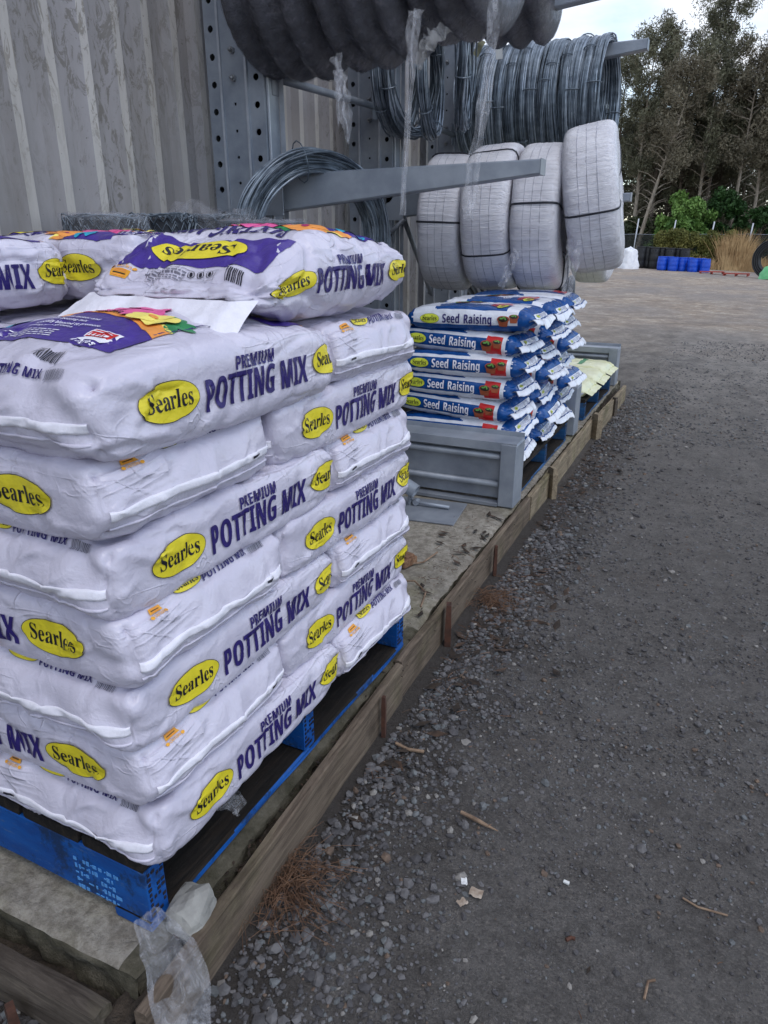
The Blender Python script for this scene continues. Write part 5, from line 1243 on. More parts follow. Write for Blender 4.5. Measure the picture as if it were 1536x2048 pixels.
# tags on the wire
for u, v, Y, w, h, lb in ((998, 98, 6.02, .05, .13, 'white paper tag hanging on the wire coils'),):
    p = at(u, v, Y); b = MB(); b.box((0, 0, 0), (w, .002, h), b=.0005); b.tube([(0, 0, h / 2), (0, .02, h / 2 + .05)], .0015, 4)
    tag(b.obj('paper_tag', M['tag'], None, p, (R(4), R(-4), R(10))), lb, 'tag')
for k, (u, v) in enumerate(((940, 100), (958, 96))):
    p = at(u, v, 6.03); b = MB(); b.grid(5, 7, lambda a, c: (.05 * (a - .5), .01 * math.sin(c * 5 + k), .11 * (c - .5) + .01 * N(a * 3, c * 3, k)))
    tag(b.obj('paper_tag', simple('yellowed tag', (128, 126, 100), (160, 156, 126), 20, .8), None, p, (0, R(20 + 15 * k), 0)), ('crumpled yellowish tag on the wire coils, %s one' % ('left' if k == 0 else 'right')), 'tag')

# ------------------------------------------------------------------ rolls of mesh standing against the wall
def mesh_roll(label, x, y, r, h, seed, grid=False, wrap=True):
    root = empty('mesh_roll', (x, y, .0)); tag(root, label, 'mesh roll', 'rolls of wire mesh standing behind the bag stack')
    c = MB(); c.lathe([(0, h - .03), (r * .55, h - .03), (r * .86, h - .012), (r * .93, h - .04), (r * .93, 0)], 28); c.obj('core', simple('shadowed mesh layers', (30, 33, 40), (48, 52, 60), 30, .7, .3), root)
    random.seed(seed); b = MB()
    if grid:
        for i in range(9): b.tube([((r + .002) * math.cos(a), (r + .002) * math.sin(a), h - .004 - i * .025) for a in [2 * math.pi * k / 40 for k in range(40)]], .0022, 4, True)
        for k in range(64):
            a = 2 * math.pi * k / 64; b.tube([(r * math.cos(a), r * math.sin(a), h), (r * math.cos(a), r * math.sin(a), h - .25)], .0018, 4)
        for i in range(4): b.tube([((r - .02 * i) * math.cos(a), (r - .02 * i) * math.sin(a), h) for a in [2 * math.pi * k / 40 for k in range(40)]], .003, 4, True)
    else:
        for lay in range(3):
            rr = r - .012 * lay
            for i in range(8):
                pts = []
                for k in range(46):
                    a = 2 * math.pi * k / 46 + i * .5; z = h - .012 - i * .034 + (.017 if k % 2 else -.017) + random.uniform(-.008, .008)
                    z = min(z, h); q = rr + random.uniform(-.008, .008); pts.append((q * math.cos(a), q * math.sin(a), z))
                b.tube(pts, .0026, 4, True)
        for i in range(6): b.tube([((r - .022 * i) * math.cos(a) + random.uniform(-.005, .005), (r - .022 * i) * math.sin(a), h + random.uniform(-.008, .01)) for a in [2 * math.pi * k / 36 for k in range(36)]], .003, 4, True)
    b.obj('wire_mesh', M['wire'], root, fix=False)
    if wrap:
        f = MB()
        def fn(u, v):
            a = 2 * math.pi * u; q = r + .012 + .014 * N(math.cos(a) * 2, math.sin(a) * 2, v * 4 + seed)
            if v > .8: q *= 1 - .5 * (v - .8) / .2
            z = h - .35 + .36 * min(v / .8, 1) + .014 * N(math.cos(a) * 3, math.sin(a) * 3, seed) + (.012 if v > .8 else 0) * N(u * 8, v * 9)
            if wrap == 2 and v > .8: z += .075 * max(0, N(math.cos(a) * 1.5 + 2, math.sin(a) * 1.5, 5) + .25)
            return (q * math.cos(a), q * math.sin(a), z)
        f.grid(48, 16, fn, True); f.obj('film_wrap', M['film_thin'], root)
mesh_roll('roll of dark hexagonal wire mesh farthest left behind the white bags', -2.30, 2.36, .160, 1.338, 1, wrap=1)
mesh_roll('roll of dark hexagonal wire mesh second from the left, without a plastic cap', -2.30, 2.69, .150, 1.350, 2, wrap=0)
mesh_roll('roll of wire mesh under a peaked plastic cap in front of the rack column', -2.26, 3.00, .200, 1.352, 3, wrap=2)
mesh_roll('roll of square welded mesh under the bright wire loop', -1.93, 2.92, .180, 1.325, 4, True, 1)

# ------------------------------------------------------------------ strips of plastic film
def film_strip(label, pts, widths, seed, m='film', fold=.5, name='plastic_strip', nrm=None):
    P = [Vector(p) for p in pts]
    # Catmull-Rom
    def cr(t):
        n = len(P) - 1; i = min(int(t * n), n - 1); f = t * n - i
        p0, p1, p2, p3 = P[max(i - 1, 0)], P[i], P[i + 1], P[min(i + 2, n)]
        return .5 * ((2 * p1) + (p2 - p0) * f + (2 * p0 - 5 * p1 + 4 * p2 - p3) * f * f + (3 * p1 - p0 - 3 * p2 + p3) * f ** 3)
    def wd(t):
        n = len(widths) - 1; i = min(int(t * n), n - 1); f = t * n - i; return widths[i] * (1 - f) + widths[i + 1] * f
    nv = 15; nu = 90
    side = Vector(nrm) if nrm else Vector((.9, -.42, 0)).normalized()
    def fn(u, v):
        p = cr(u); t = (cr(min(1, u + .01)) - cr(max(0, u - .01))).normalized()
        sd = (side - t * side.dot(t)).normalized(); nn = t.cross(sd); w = wd(u)
        k = v * 2 - 1
        d = fold * w * (.35 * math.sin(k * 5 + 4 * N(u * 4, seed)) + .5 * N(k * 2.2, u * 9, seed))
        e = w * .5 * k * (1 + .25 * N(u * 6, v, seed + 3))
        return p + sd * e + nn * d
    b = MB(); b.grid(nu, nv, fn)
    o = b.obj(name, M[m], None, None); return tag(o, label, 'plastic film')
film_strip('short forked strip of clear plastic hanging from the first black coil', [at(672, 110, 3.02), at(684, 170, 3.02), at(690, 220, 3.03), at(697, 288, 3.04)], [.06, .05, .075, .006], 1)
film_strip('narrow tail of clear plastic beside the forked strip', [at(676, 140, 3.0), at(676, 190, 3.0), at(677, 254, 3.0)], [.05, .03, .004], 2)
film_strip('long thin strip of clear plastic hanging down past the near arm', [at(832, 20, 3.05), at(824, 90, 3.04), at(818, 200, 3.02), at(810, 330, 3.0), at(806, 430, 3.0)], [.075, .055, .03, .026, .03], 3)
film_strip('longest strip of clear plastic hanging in front of the white coils', [at(988, -30, 3.3), at(985, 60, 3.3), at(968, 210, 3.28), at(945, 350, 3.26), at(936, 438, 3.25)], [.04, .05, .055, .065, .05], 4)
film_strip('wide rag of dusty film drooping from the outermost black coil', [at(880, 60, 3.25), at(862, 80, 3.2), at(845, 105, 3.18), at(838, 140, 3.18)], [.12, .10, .06, .02], 5, 'film_grey')
film_strip('loose end of film hanging under the second white coil', [at(1035, 500, 4.56), at(1020, 535, 4.55), at(1002, 575, 4.55)], [.05, .06, .04], 6)
film_strip('twisted film hanging under the third white coil', [at(1150, 480, 4.6), at(1142, 540, 4.6), at(1132, 598, 4.6)], [.10, .07, .05], 7)
film_strip('torn film at the foot of the pallet corner, trailing over the board to the gravel', [(-.845, .742, .055), (-.80, .728, .030), (-.752, .705, .020), (-.705, .668, -.03), (-.672, .63, -.085), (-.645, .575, -.118), (-.635, .50, -.122)], [.05, .085, .10, .105, .10, .09, .08], 8, 'film', .42, 'plastic_film', (-.55, -.8, 0))
film_strip('crumpled scrap of film tucked under the lowest bag beside the pallet edge', [(-.90, 1.00, .135), (-.855, 1.01, .12), (-.815, 1.02, .085)], [.04, .08, .05], 9, 'film', .6, 'plastic_film', (0, 1, 0))

# ------------------------------------------------------------------ odds and ends on the slab
b = MB(); b.box((0, 0, .004), (.34, .30, .007), b=.001)
tag(b.obj('steel_plate', M['galv_dark'], None, (-1.20, 3.125, 0), (0, 0, R(6))), 'flat grey steel plate lying on the slab in front of the divider', 'steel plate')
root = empty('pipe_prop', (-1.27, 3.16, .008)); tag(root, 'short tilted steel pipe with a lug, standing on the grey plate', 'pipe')
b = MB(); pa, pb = Vector((-.26, .0, .20)), Vector((0, -.01, .075))
def tubeshell(u, v):
    d = (pb - pa).normalized(); s1 = d.cross(Vector((0, 1, 0))).normalized(); s2 = d.cross(s1); a = 2 * math.pi * v
    q = [(0, .036), (1, .036), (1.0, .032), (.8, .031)][int(round(u * 3))]; return pa + (pb - pa) * q[0] + (s1 * math.cos(a) + s2 * math.sin(a)) * q[1]
b.grid(4, 22, tubeshell, False, True); b.obj('pipe', M['galv'], root)
b = MB(); b.box((-.035, .0, .038), (.014, .03, .076), b=.002); b.tube([(-.30, .03, .14), (-.30, .03, .0)], .02, 8); b.obj('lug', M['galv_dark'], root)
b = MB(); b.tube([(-.03, 0, .020), (.06, .0, .016), (.17, .01, .012)], .009, 8); b.tube([(.0, -.016, .018), (.0, .016, .018)], .016, 6); b.obj('threaded_bar', M['galv'], root)
def chunk(label, loc, dims, seed, m, name='stone', cat='stone', rot=(0, 0, 0), n=3, amp=.28):
    bm = bmesh.new(); bmesh.ops.create_icosphere(bm, subdivisions=n, radius=1)
    for v in bm.verts:
        q = v.co.copy(); k = max(abs(q.x), abs(q.y), abs(q.z)); q *= (1 + .3 * (1 / k - 1) if k else 1)
        q *= 1 + amp * N(q.x * 1.3 + seed, q.y * 1.3, q.z * 1.3) + amp * .3 * N(q.x * 4, q.y * 4 + seed, q.z * 4)
        v.co = (q.x * dims[0] / 2, q.y * dims[1] / 2, q.z * dims[2] / 2)
    me = bpy.data.meshes.new(name); bm.to_mesh(me); bm.free(); me.materials.append(m)
    return tag(link(name, me, None, loc, rot), label, cat)
chunk('pale grey lump of concrete wedged beside the pallet corner and the board', (-.800, .815, .004), (.085, .10, .085), 3, simple('pale concrete lump', (128, 126, 122), (160, 158, 152), 14, .9, 0, .4, 50))
b = MB(); b.box((0, 0, .018), (.19, .085, .034), b=.004); b.box((.02, .01, .038), (.13, .05, .012), b=.003)
tag(b.obj('timber_offcut', M['chip'], None, (-1.115, 2.53, .0), (0, 0, R(-18))), 'broken brown timber offcut on the bare slab beside the white bags', 'timber offcut')
def bent(name, label, pts, r, m, cat):
    b = MB(); b.tube(pts, r, 6); return tag(b.obj(name, M[m]), label, cat)
bent('twig', 'crooked twig on the slab near the timber offcut', [(-1.13, 2.42, .006), (-1.06, 2.47, .012), (-.99, 2.55, .006), (-.97, 2.66, .01)], .004, 'twig', 'twig')
bent('twig', 'thin curved twig reaching the slab edge before the board', [(-1.05, 2.33, .006), (-.95, 2.36, .014), (-.88, 2.30, .008), (-.86, 2.2, .0)], .0035, 'twig', 'twig')
def ontop(u, v, dz=0.0): p = atz(u, v, -.125); return Vector((p.x, p.y, ground_z(p.x, p.y) + .008 + dz))
bent('stick', 'pale split stick lying on the gravel right of the near board', [ontop(922, 1626), ontop(950, 1640), ontop(972, 1652), ontop(996, 1664)], [.005, .006, .0045, .0012], 'twig', 'stick')
bent('stick', 'short pale stick on the gravel beside the thin rusty stake', [ontop(792, 1488), ontop(815, 1500), ontop(848, 1505)], .005, 'twig', 'stick')
bent('twig', 'thin dark curved twig on the open gravel at the right', [ontop(1365, 1798), ontop(1395, 1816), ontop(1455, 1833)], .0024, 'twig', 'twig')
bent('twig', 'bent straw coloured stem near the bottom of the gravel', [ontop(1288, 2000), ontop(1296, 1965), ontop(1310, 1962)], .003, 'twig', 'twig')
bent('cigarette_butt', 'small white cigarette butt on the gravel', [ontop(1127, 1766, .003), ontop(1138, 1771, .003)], .0042, 'tag', 'cigarette butt')
bent('plastic_scrap', 'tiny orange scrap on the gravel', [ontop(1132, 1882), ontop(1142, 1877), ontop(1150, 1880)], .004, 'rust', 'scrap')
for k, (u, v, w, lb, m) in enumerate(((952, 1791, .03, 'torn brown paper scrap on the gravel', 'tag'), (924, 1810, .022, 'folded pale leaf on the gravel below the paper scrap', 'twig'), (928, 1768, .018, 'small crumpled white scrap on the gravel', 'tag'))):
    p = ontop(u, v); b = MB(); b.grid(6, 6, lambda a, c: (w * (a - .5), w * .8 * (c - .5), .006 + .007 * N(a * 3, c * 3, k * 5)))
    tag(b.obj('scrap', simple('dry scrap', (140, 122, 106), (182, 168, 152), 40, .8) if m == 'twig' or k == 0 else M['tag'], None, p, (0, 0, k)), lb, 'scrap')
def tuft(label, c, n, rad, seed):
    random.seed(seed); b = MB()
    for i in range(n):
        a = random.uniform(-3, 3) if random.random() < .4 else random.gauss(-.4, .9); Lg = random.uniform(.3, 1) * rad; h = random.uniform(.03, .32) * rad
        o = Vector((random.gauss(0, .035), random.gauss(0, .045), .0)); d = Vector((math.cos(a), math.sin(a), 0)); bend = Vector((-d.y, d.x, 0)) * random.uniform(-.9, .9) * Lg
        b.tube([Vector(c) + o, Vector(c) + o + d * Lg * .5 + Vector((0, 0, h)) + bend * .3, Vector(c) + o + d * Lg + bend + Vector((0, 0, random.uniform(0, .02)))], random.uniform(.0005, .0009), 3, caps=False)
    tag(b.obj('needle_tuft', M['needle'], fix=False), label, 'dead grass', 'tufts of dead needles along the board')
tuft('big tuft of rusty brown needles spilling from the foot of the near board', (-.722, 1.045, -.118), 300, .11, 3)
tuft('small tuft of brown needles at the foot of the board beside the bare slab', (-.70, 2.58, -.118), 200, .09, 4)

# ------------------------------------------------------------------ loose gravel and litter
def scatter_stones():
    rng = np.random.default_rng(4)
    bm = bmesh.new(); bmesh.ops.create_icosphere(bm, subdivisions=1, radius=1); base = np.array([v.co[:] for v in bm.verts]); tri = np.array([[v.index for v in f.verts] for f in bm.faces]); bm.free()
    P = []
    def put(n, fx, fy, size):
        for _ in range(n):
            x, y = fx(), fy(); P.append((x, y, size()))
    lg = lambda m, s: (lambda: float(np.clip(rng.lognormal(math.log(m), s), .0012, .015)))
    # band along the boards, thinning outwards
    put(6500, lambda: -.735 + abs(rng.normal(0, .17)), lambda: rng.uniform(.3, 3.4), lg(.0050, .48))
    put(2200, lambda: -.73 + abs(rng.normal(0, .22)), lambda: rng.uniform(3.2, 7.5), lg(.0075, .45))
    put(2600, lambda: rng.uniform(-1.5, -.78), lambda: rng.uniform(.30, .58), lg(.0055, .5))
    # coarse patches in the yard
    for cx, cy, sx, sy, n in ((-.15, 1.75, .35, .25, 2400), (.25, 2.5, .5, .45, 3200), (-.4, .72, .12, .2, 900), (.1, 3.6, .6, .6, 2400), (.9, 3.4, .6, .8, 1800)):
        put(n, lambda: rng.normal(cx, sx), lambda: rng.normal(cy, sy), lg(.0037, .42))
    put(7000, lambda: rng.uniform(-.70, 1.0), lambda: rng.uniform(.35, 2.6), lg(.0022, .45))
    put(4200, lambda: rng.uniform(-.70, 2.6), lambda: rng.uniform(2.2, 6.5), lg(.0040, .42))
    put(11000, lambda: rng.uniform(-.72, 3.2), lambda: 5.5 + 6.5 * rng.random() ** 1.5, lg(.0060, .4))
    P = np.array([p for p in P if p[0] > (-.725 if p[1] > .60 else -2)])
    n = len(P); ax = rng.uniform(.75, 1.3, (n, 3)); ax[:, 2] *= .62
    jit = 1 + rng.normal(0, .16, (n, len(base), 1))
    an = rng.uniform(0, 2 * np.pi, n); c, s = np.cos(an), np.sin(an)
    tl = rng.normal(0, .3, n); ct, st_ = np.cos(tl), np.sin(tl)
    v = base[None] * jit * ax[:, None, :] * P[:, 2][:, None, None]
    vx = v[..., 0] * ct[:, None] + v[..., 2] * st_[:, None]; vz = -v[..., 0] * st_[:, None] + v[..., 2] * ct[:, None]
    x = vx * c[:, None] - v[..., 1] * s[:, None]; y = vx * s[:, None] + v[..., 1] * c[:, None]
    gz = np.array([ground_z(p[0], p[1]) + .012 * N(p[0] * 1.3, p[1] * 1.3, 2) + .006 * N(p[0] * 4, p[1] * 4, 5) for p in P])
    V = np.stack([x + P[:, 0][:, None], y + P[:, 1][:, None], vz + (gz + P[:, 2] * .22)[:, None]], -1).reshape(-1, 3)
    F = (tri[None] + (np.arange(n) * len(base))[:, None, None]).reshape(-1, 3)
    me = bpy.data.meshes.new('loose_gravel'); me.from_pydata(V.tolist(), [], F.tolist())
    mats = [simple('dark gravel', (60, 58, 59), (82, 79, 80), 40, .9, 0, .2), simple('grey gravel', (84, 82, 83), (108, 105, 105), 40, .9, 0, .2), simple('blue grey gravel', (82, 84, 85), (108, 110, 111), 40, .88, 0, .2), simple('pale gravel', (116, 112, 108), (144, 139, 133), 40, .9, 0, .2), simple('brown gravel', (88, 74, 64), (116, 98, 84), 40, .9, 0, .2)]
    for m in mats: me.materials.append(m)
    pick = rng.choice(5, n, p=[.44, .38, .12, .035, .025]); far = P[:, 1] > 5.5; pick = np.where(far, rng.choice(5, n, p=[.12, .44, .28, .12, .04]), pick); me.polygons.foreach_set('material_index', np.repeat(pick, len(tri)).astype(np.int32)); me.update()
    tag(link('loose_gravel', me), kind='stuff')
scatter_stones()
def litter():
    random.seed(31); b = MB()
    def leaf(x, y, z, s):
        a = random.uniform(0, 6.28); c, sn = math.cos(a), math.sin(a); k = random.uniform(-.5, .5)
        pts = [(-s, 0, 0), (0, -.38 * s, k * .3 * s), (s, 0, random.uniform(0, .4) * s), (0, .38 * s, k * .3 * s + .1 * s)]
        b.add([(x + p[0] * c - p[1] * sn, y + p[0] * sn + p[1] * c, z + .003 + p[2]) for p in pts], [(0, 1, 2), (0, 2, 3)], random.choice((0, 0, 0, 1, 1)))
    def straw(x, y, z, s):
        a = random.uniform(0, 6.28); d = Vector((math.cos(a), math.sin(a), random.uniform(-.05, .25))) * s
        b.tube([(x, y, z + .003), Vector((x, y, z + .003)) + d * .5 + Vector((random.gauss(0, .1), random.gauss(0, .1), .05)) * s, Vector((x, y, z + .003)) + d], .0011, 3, caps=False, mi=random.choice((1, 2)))
    for i in range(1100):      # in the gap behind the boards
        y = random.uniform(.7, 6.6); x = random.gauss(-.800, .012); leaf(x, y, -.045 + random.uniform(0, .035), random.uniform(.004, .010))
    for i in range(260):
        y = random.uniform(1.9, 3.2); x = -.835 - abs(random.gauss(0, .10)); (leaf if random.random() < .4 else straw)(x, y, .002, random.uniform(.003, .009) if random.random() < .75 else .03)
    for i in range(1500):      # outside, at the foot of the boards
        y = random.choice((random.gauss(2.6, .3), random.gauss(4.2, .8), random.uniform(1, 6.5))); x = -.725 + abs(random.gauss(0, .13)); g = ground_z(x, y)
        (leaf if random.random() < .22 else straw)(x, y, g + .004, random.uniform(.004, .010) if random.random() < .6 else .035)
    for i in range(160):
        x, y = random.uniform(-.6, 2), random.uniform(.5, 6); (leaf if random.random() < .2 else straw)(x, y, ground_z(x, y) + .008, random.uniform(.003, .016))
    o = b.obj('leaf_litter', [simple('black leaf mould', (34, 28, 24), (60, 48, 38), 40, .95), M['leaflitter'], M['needle']], fix=False); tag(o, kind='stuff')
litter()
# ================================================================== THE FAR SIDE OF THE YARD
def gz(x, y): return ground_z(x, y)
# standing black pipe rings behind the rack
for i, (x, y, Ro, lb) in enumerate(((-1.72, 8.4, .50, 'black pipe ring standing on the ground under the leaning white coil'), (-2.62, 8.0, .50, 'black pipe ring standing on the ground beyond the last rack column'))):
    b = MB()
    for k in range(4):
        for j in range(3): b.tube([(-.12 + .08 * k, (Ro - .04 - .075 * j) * math.cos(a), (Ro - .04 - .075 * j) * math.sin(a)) for a in [2 * math.pi * q / 44 for q in range(44)]], .039, 8, True)
    tag(b.obj('pipe_ring', M['blackpoly'], None, (x, y, gz(x, y) + Ro), (0, 0, R(12 + 40 * i))), lb, 'pipe coil', 'black pipe rings behind the rack')
# drums
def drum(name, mat, r, h, slots):
    b = MB(); b.lathe([(0, .0), (r * .88, .0), (r * .93, .02), (r, h * .12), (r * 1.02, h * .30), (r * .985, h * .34), (r * 1.025, h * .38), (r * 1.03, h * .62), (r * .985, h * .66), (r * 1.0, h * .70), (r * .97, h * .88), (r * .90, h * .95), (r * .93, h * .965), (r * .93, h), (r * .84, h), (r * .82, h * .97), (0, h * .97)], 24)
    root = b.obj(name, M[mat])
    q = MB(); q.tube([(r * .5, 0, h * .97), (r * .5, 0, h * 1.0)], .035, 10); q.tube([(-r * .5, .02, h * .97), (-r * .5, .02, h * 1.0)], .035, 10); q.obj('bung', M['drumblack'], root)
    if slots:
        s_ = MB()
        for k in (-1, 1): s_.box((.09 * k, -r * .985, h * .85), (.06, .03, .05), b=.01)
        s_.obj('handle_slot', M['dark'], root)  # dark blocks paint in the shade of the slots
    return root
GD = 'blue plastic drums in front of the fence'
d0 = drum('blue_drum', 'drumblue', .29, .80, False)
bl = [(-4.05, 49.6), (-3.72, 50.2), (-3.42, 49.5), (-2.95, 49.9), (-2.62, 50.5), (-2.30, 49.6), (-1.90, 50.4), (-1.62, 49.7)]
for i, (x, y) in enumerate(bl):
    o = d0 if i == 0 else copy_tree(d0); o.location = (x, y, gz(x, y)); o.rotation_euler = (0, 0, i * 1.3); tag(o, 'blue plastic drum in the row before the fence, %s from the left' % nth[i], 'drum', GD)
GD2 = 'black plastic drums behind the blue ones'
d1 = drum('black_drum', 'drumblack', .32, 1.28, True)
for i, x in enumerate((-5.55, -5.15, -4.72, -4.28, -3.80, -3.33, -2.95)):
    y = 51.3 + .3 * (i % 2); o = d1 if i == 0 else copy_tree(d1); o.location = (x, y, gz(x, y)); tag(o, 'black plastic drum with handle slots behind the blue row, %s from the left' % nth[i], 'drum', GD2)
# white bulk bag
b = MB()
def bulk(u, v):
    a = 2 * math.pi * u; t = v
    r = (.58 + .06 * math.cos(4 * a)) * (1 - .42 * t ** 1.6) * (1 + .12 * N(math.cos(a) * 2, math.sin(a) * 2, t * 3)) + .03 * N(math.cos(a) * 7, math.sin(a) * 7, t * 9)
    if v > .93: r *= (1 - (v - .93) / .07)
    return (r * math.cos(a), r * math.sin(a), 1.22 * min(1, t) * (1 + .12 * N(math.cos(a), math.sin(a), 4)) - .02)
b.grid(48, 22, bulk, True); x, y = -5.95, 48.8
tag(b.obj('bulk_bag', M['bulk'], None, (x, y, gz(x, y))), 'crumpled white bulk bag left of the black drums', 'bulk bag')
# red pallets lying flat
def red_pallet(x, y, rz, lb):
    root = empty('red_pallet', (x, y, gz(x, y) + .02), rz); tag(root, lb, 'pallet', 'red pallets lying by the drums')
    for i in range(6): m = MB(); m.box((0, -.5 + .2 * i, .125), (1.3, .12, .02)); m.obj('deck_board', M['redpaint'], root)
    for i in range(3): m = MB(); m.box((-.6 + .6 * i, 0, .06), (.06, 1.1, .10)); m.obj('bearer', M['redpaint'], root)
red_pallet(-1.15, 47.6, .1, 'red pallet lying flat in front of the blue drums'); red_pallet(.15, 46.6, -.1, 'red pallet lying flat beside the big black pipe coil')
# big black pipe coil and green bag at the right edge
b = MB()
for k in range(3):
    for j in range(4): b.tube([(-.1 + .1 * k, (.95 - .1 * j) * math.cos(a), (.95 - .1 * j) * math.sin(a)) for a in [2 * math.pi * q / 48 for q in range(48)]], .05, 8, True)
x, y = 1.72, 45.6; tag(b.obj('pipe_ring', M['blackpoly'], None, (x, y, gz(x, y) + .99), (0, 0, R(62))), 'big coil of black pipe standing at the right edge before the dry grass', 'pipe coil')
x, y = 1.95, 44.6
b = MB(); b.grid(30, 12, lambda u, v: ((.75 + .1 * N(u * 6, v * 3)) * math.cos(2 * math.pi * u) * (1 - v ** 2) ** .5, .5 * math.sin(2 * math.pi * u) * (1 - v ** 2) ** .5, .80 * v + .08 * N(u * 5, v * 5, 2)), True)
tag(b.obj('green_bag', M['greentarp'], None, (x, y, gz(x, y))), 'pale green plastic bag in front of the big black pipe coil', 'bag')

# fence
FY = 56.0
fr = empty('wire_fence', (0, FY, gz(0, FY))); tag(fr, 'tall wire mesh fence with galvanised posts behind the drums', 'fence')
for k in range(-4, 7):
    x = .55 - 2.38 * 3 + 2.38 * (k + 0); z = gz(x, FY); p = MB(); ln = .10 + .02 * (k % 3)
    p.tube([(0, 0, 0), (ln * .5, 0, 1.5), (ln * 1.3, 0, 2.95)], .045, 8); p.obj('post', M['galv_light'], fr, (x, 0, z - gz(0, FY)))
    m = MB(); m.add([(x, -.02, z - gz(0, FY)), (x + 2.38, -.02, gz(x + 2.38, FY) - gz(0, FY)), (x + 2.38, -.02, 2.25), (x, -.02, 2.25)], [(0, 1, 2, 3)]); m.obj('mesh_panel', M['shade'], fr)
    w = MB(); w.tube([(x, -.03, 2.26), (x + 1.2, -.03, 2.22), (x + 2.38, -.03, 2.26)], .012, 5); w.obj('top_wire', M['galv'], fr)

# foliage helper: leaf sized faces
def leaves(centres, rads, n, size, asp, seed, droop=0.0, flatz=1.0):
    rng = np.random.default_rng(seed); C = np.array(centres); Rr = np.array(rads)
    pick = rng.integers(0, len(C), n); d = rng.normal(0, 1, (n, 3)); d /= np.linalg.norm(d, axis=1, keepdims=True)
    rr = rng.uniform(.25, 1, n) ** .6
    P = C[pick] + d * (rr * 1.0)[:, None] * Rr[pick][:, None] * np.array([1, 1, flatz])
    a = rng.normal(0, 1, (n, 3)); a[:, 2] -= droop; a /= np.linalg.norm(a, axis=1, keepdims=True)
    b_ = np.cross(a, rng.normal(0, 1, (n, 3))); b_ /= np.linalg.norm(b_, axis=1, keepdims=True)
    s = size * rng.uniform(.6, 1.4, n)[:, None]
    v = np.stack([P - a * s, P - b_ * s * asp, P + a * s, P + b_ * s * asp], 1).reshape(-1, 3)
    f = np.arange(n * 4).reshape(-1, 4); return v.tolist(), f.tolist()
def foliage_obj(name, vf, mat, parent=None):
    me = bpy.data.meshes.new(name); me.from_pydata(vf[0], [], vf[1]); me.materials.append(M[mat]); me.update(); return link(name, me, parent)

# creeper and dry grass on the fence
rng = random.Random(5); cs = []; rs = []
for i in range(110):
    x = rng.uniform(-5.0, -.3); t = sst(-5.2, -3.6, x); z = rng.uniform(-.9 if x > -3 else .4, .1 + 1.25); cs.append((x, 55.7 + rng.uniform(-.25, .25), z)); rs.append(rng.uniform(.22, .42))
tag(foliage_obj('creeper', leaves(cs, rs, 15000, .07, .5, 3), 'vine'), 'olive brown creeper covering the middle of the wire fence', 'climbing plant')
def grass_clump(lb, x0, x1, y, h, n, seed, m='drygrass'):
    rr = random.Random(seed); b = MB()
    for i in range(n):
        x = rr.uniform(x0, x1); yy = y + rr.uniform(-.4, .4); z = gz(x, yy); H = h * rr.uniform(.3, 1.1) * (.75 + .4 * N(x * 2.1, seed)); dx = rr.gauss(.04, .24) * H; w = rr.uniform(.008, .02)
        b.add([(x - w, yy, z), (x + w, yy, z), (x + dx * .5 + w, yy, z + H * .6), (x + dx * .5 - w, yy, z + H * .6), (x + dx + rr.gauss(0, .1), yy, z + H)], [(0, 1, 2, 3), (3, 2, 4)])
    tag(b.obj('dry_grass', M[m], fix=False), lb, 'tall grass', 'dead grass along the fence')
grass_clump('tall clump of tan dead grass on the fence right of the creeper', -.95, .70, 55.2, 3.1, 1500, 4)
grass_clump('lower dead grass along the fence behind the big black pipe coil', .5, 4.5, 55.3, 1.25, 1900, 6)
grass_clump('thin dead grass below the creeper behind the blue drums', -3.4, -.9, 55.0, .95, 700, 8)

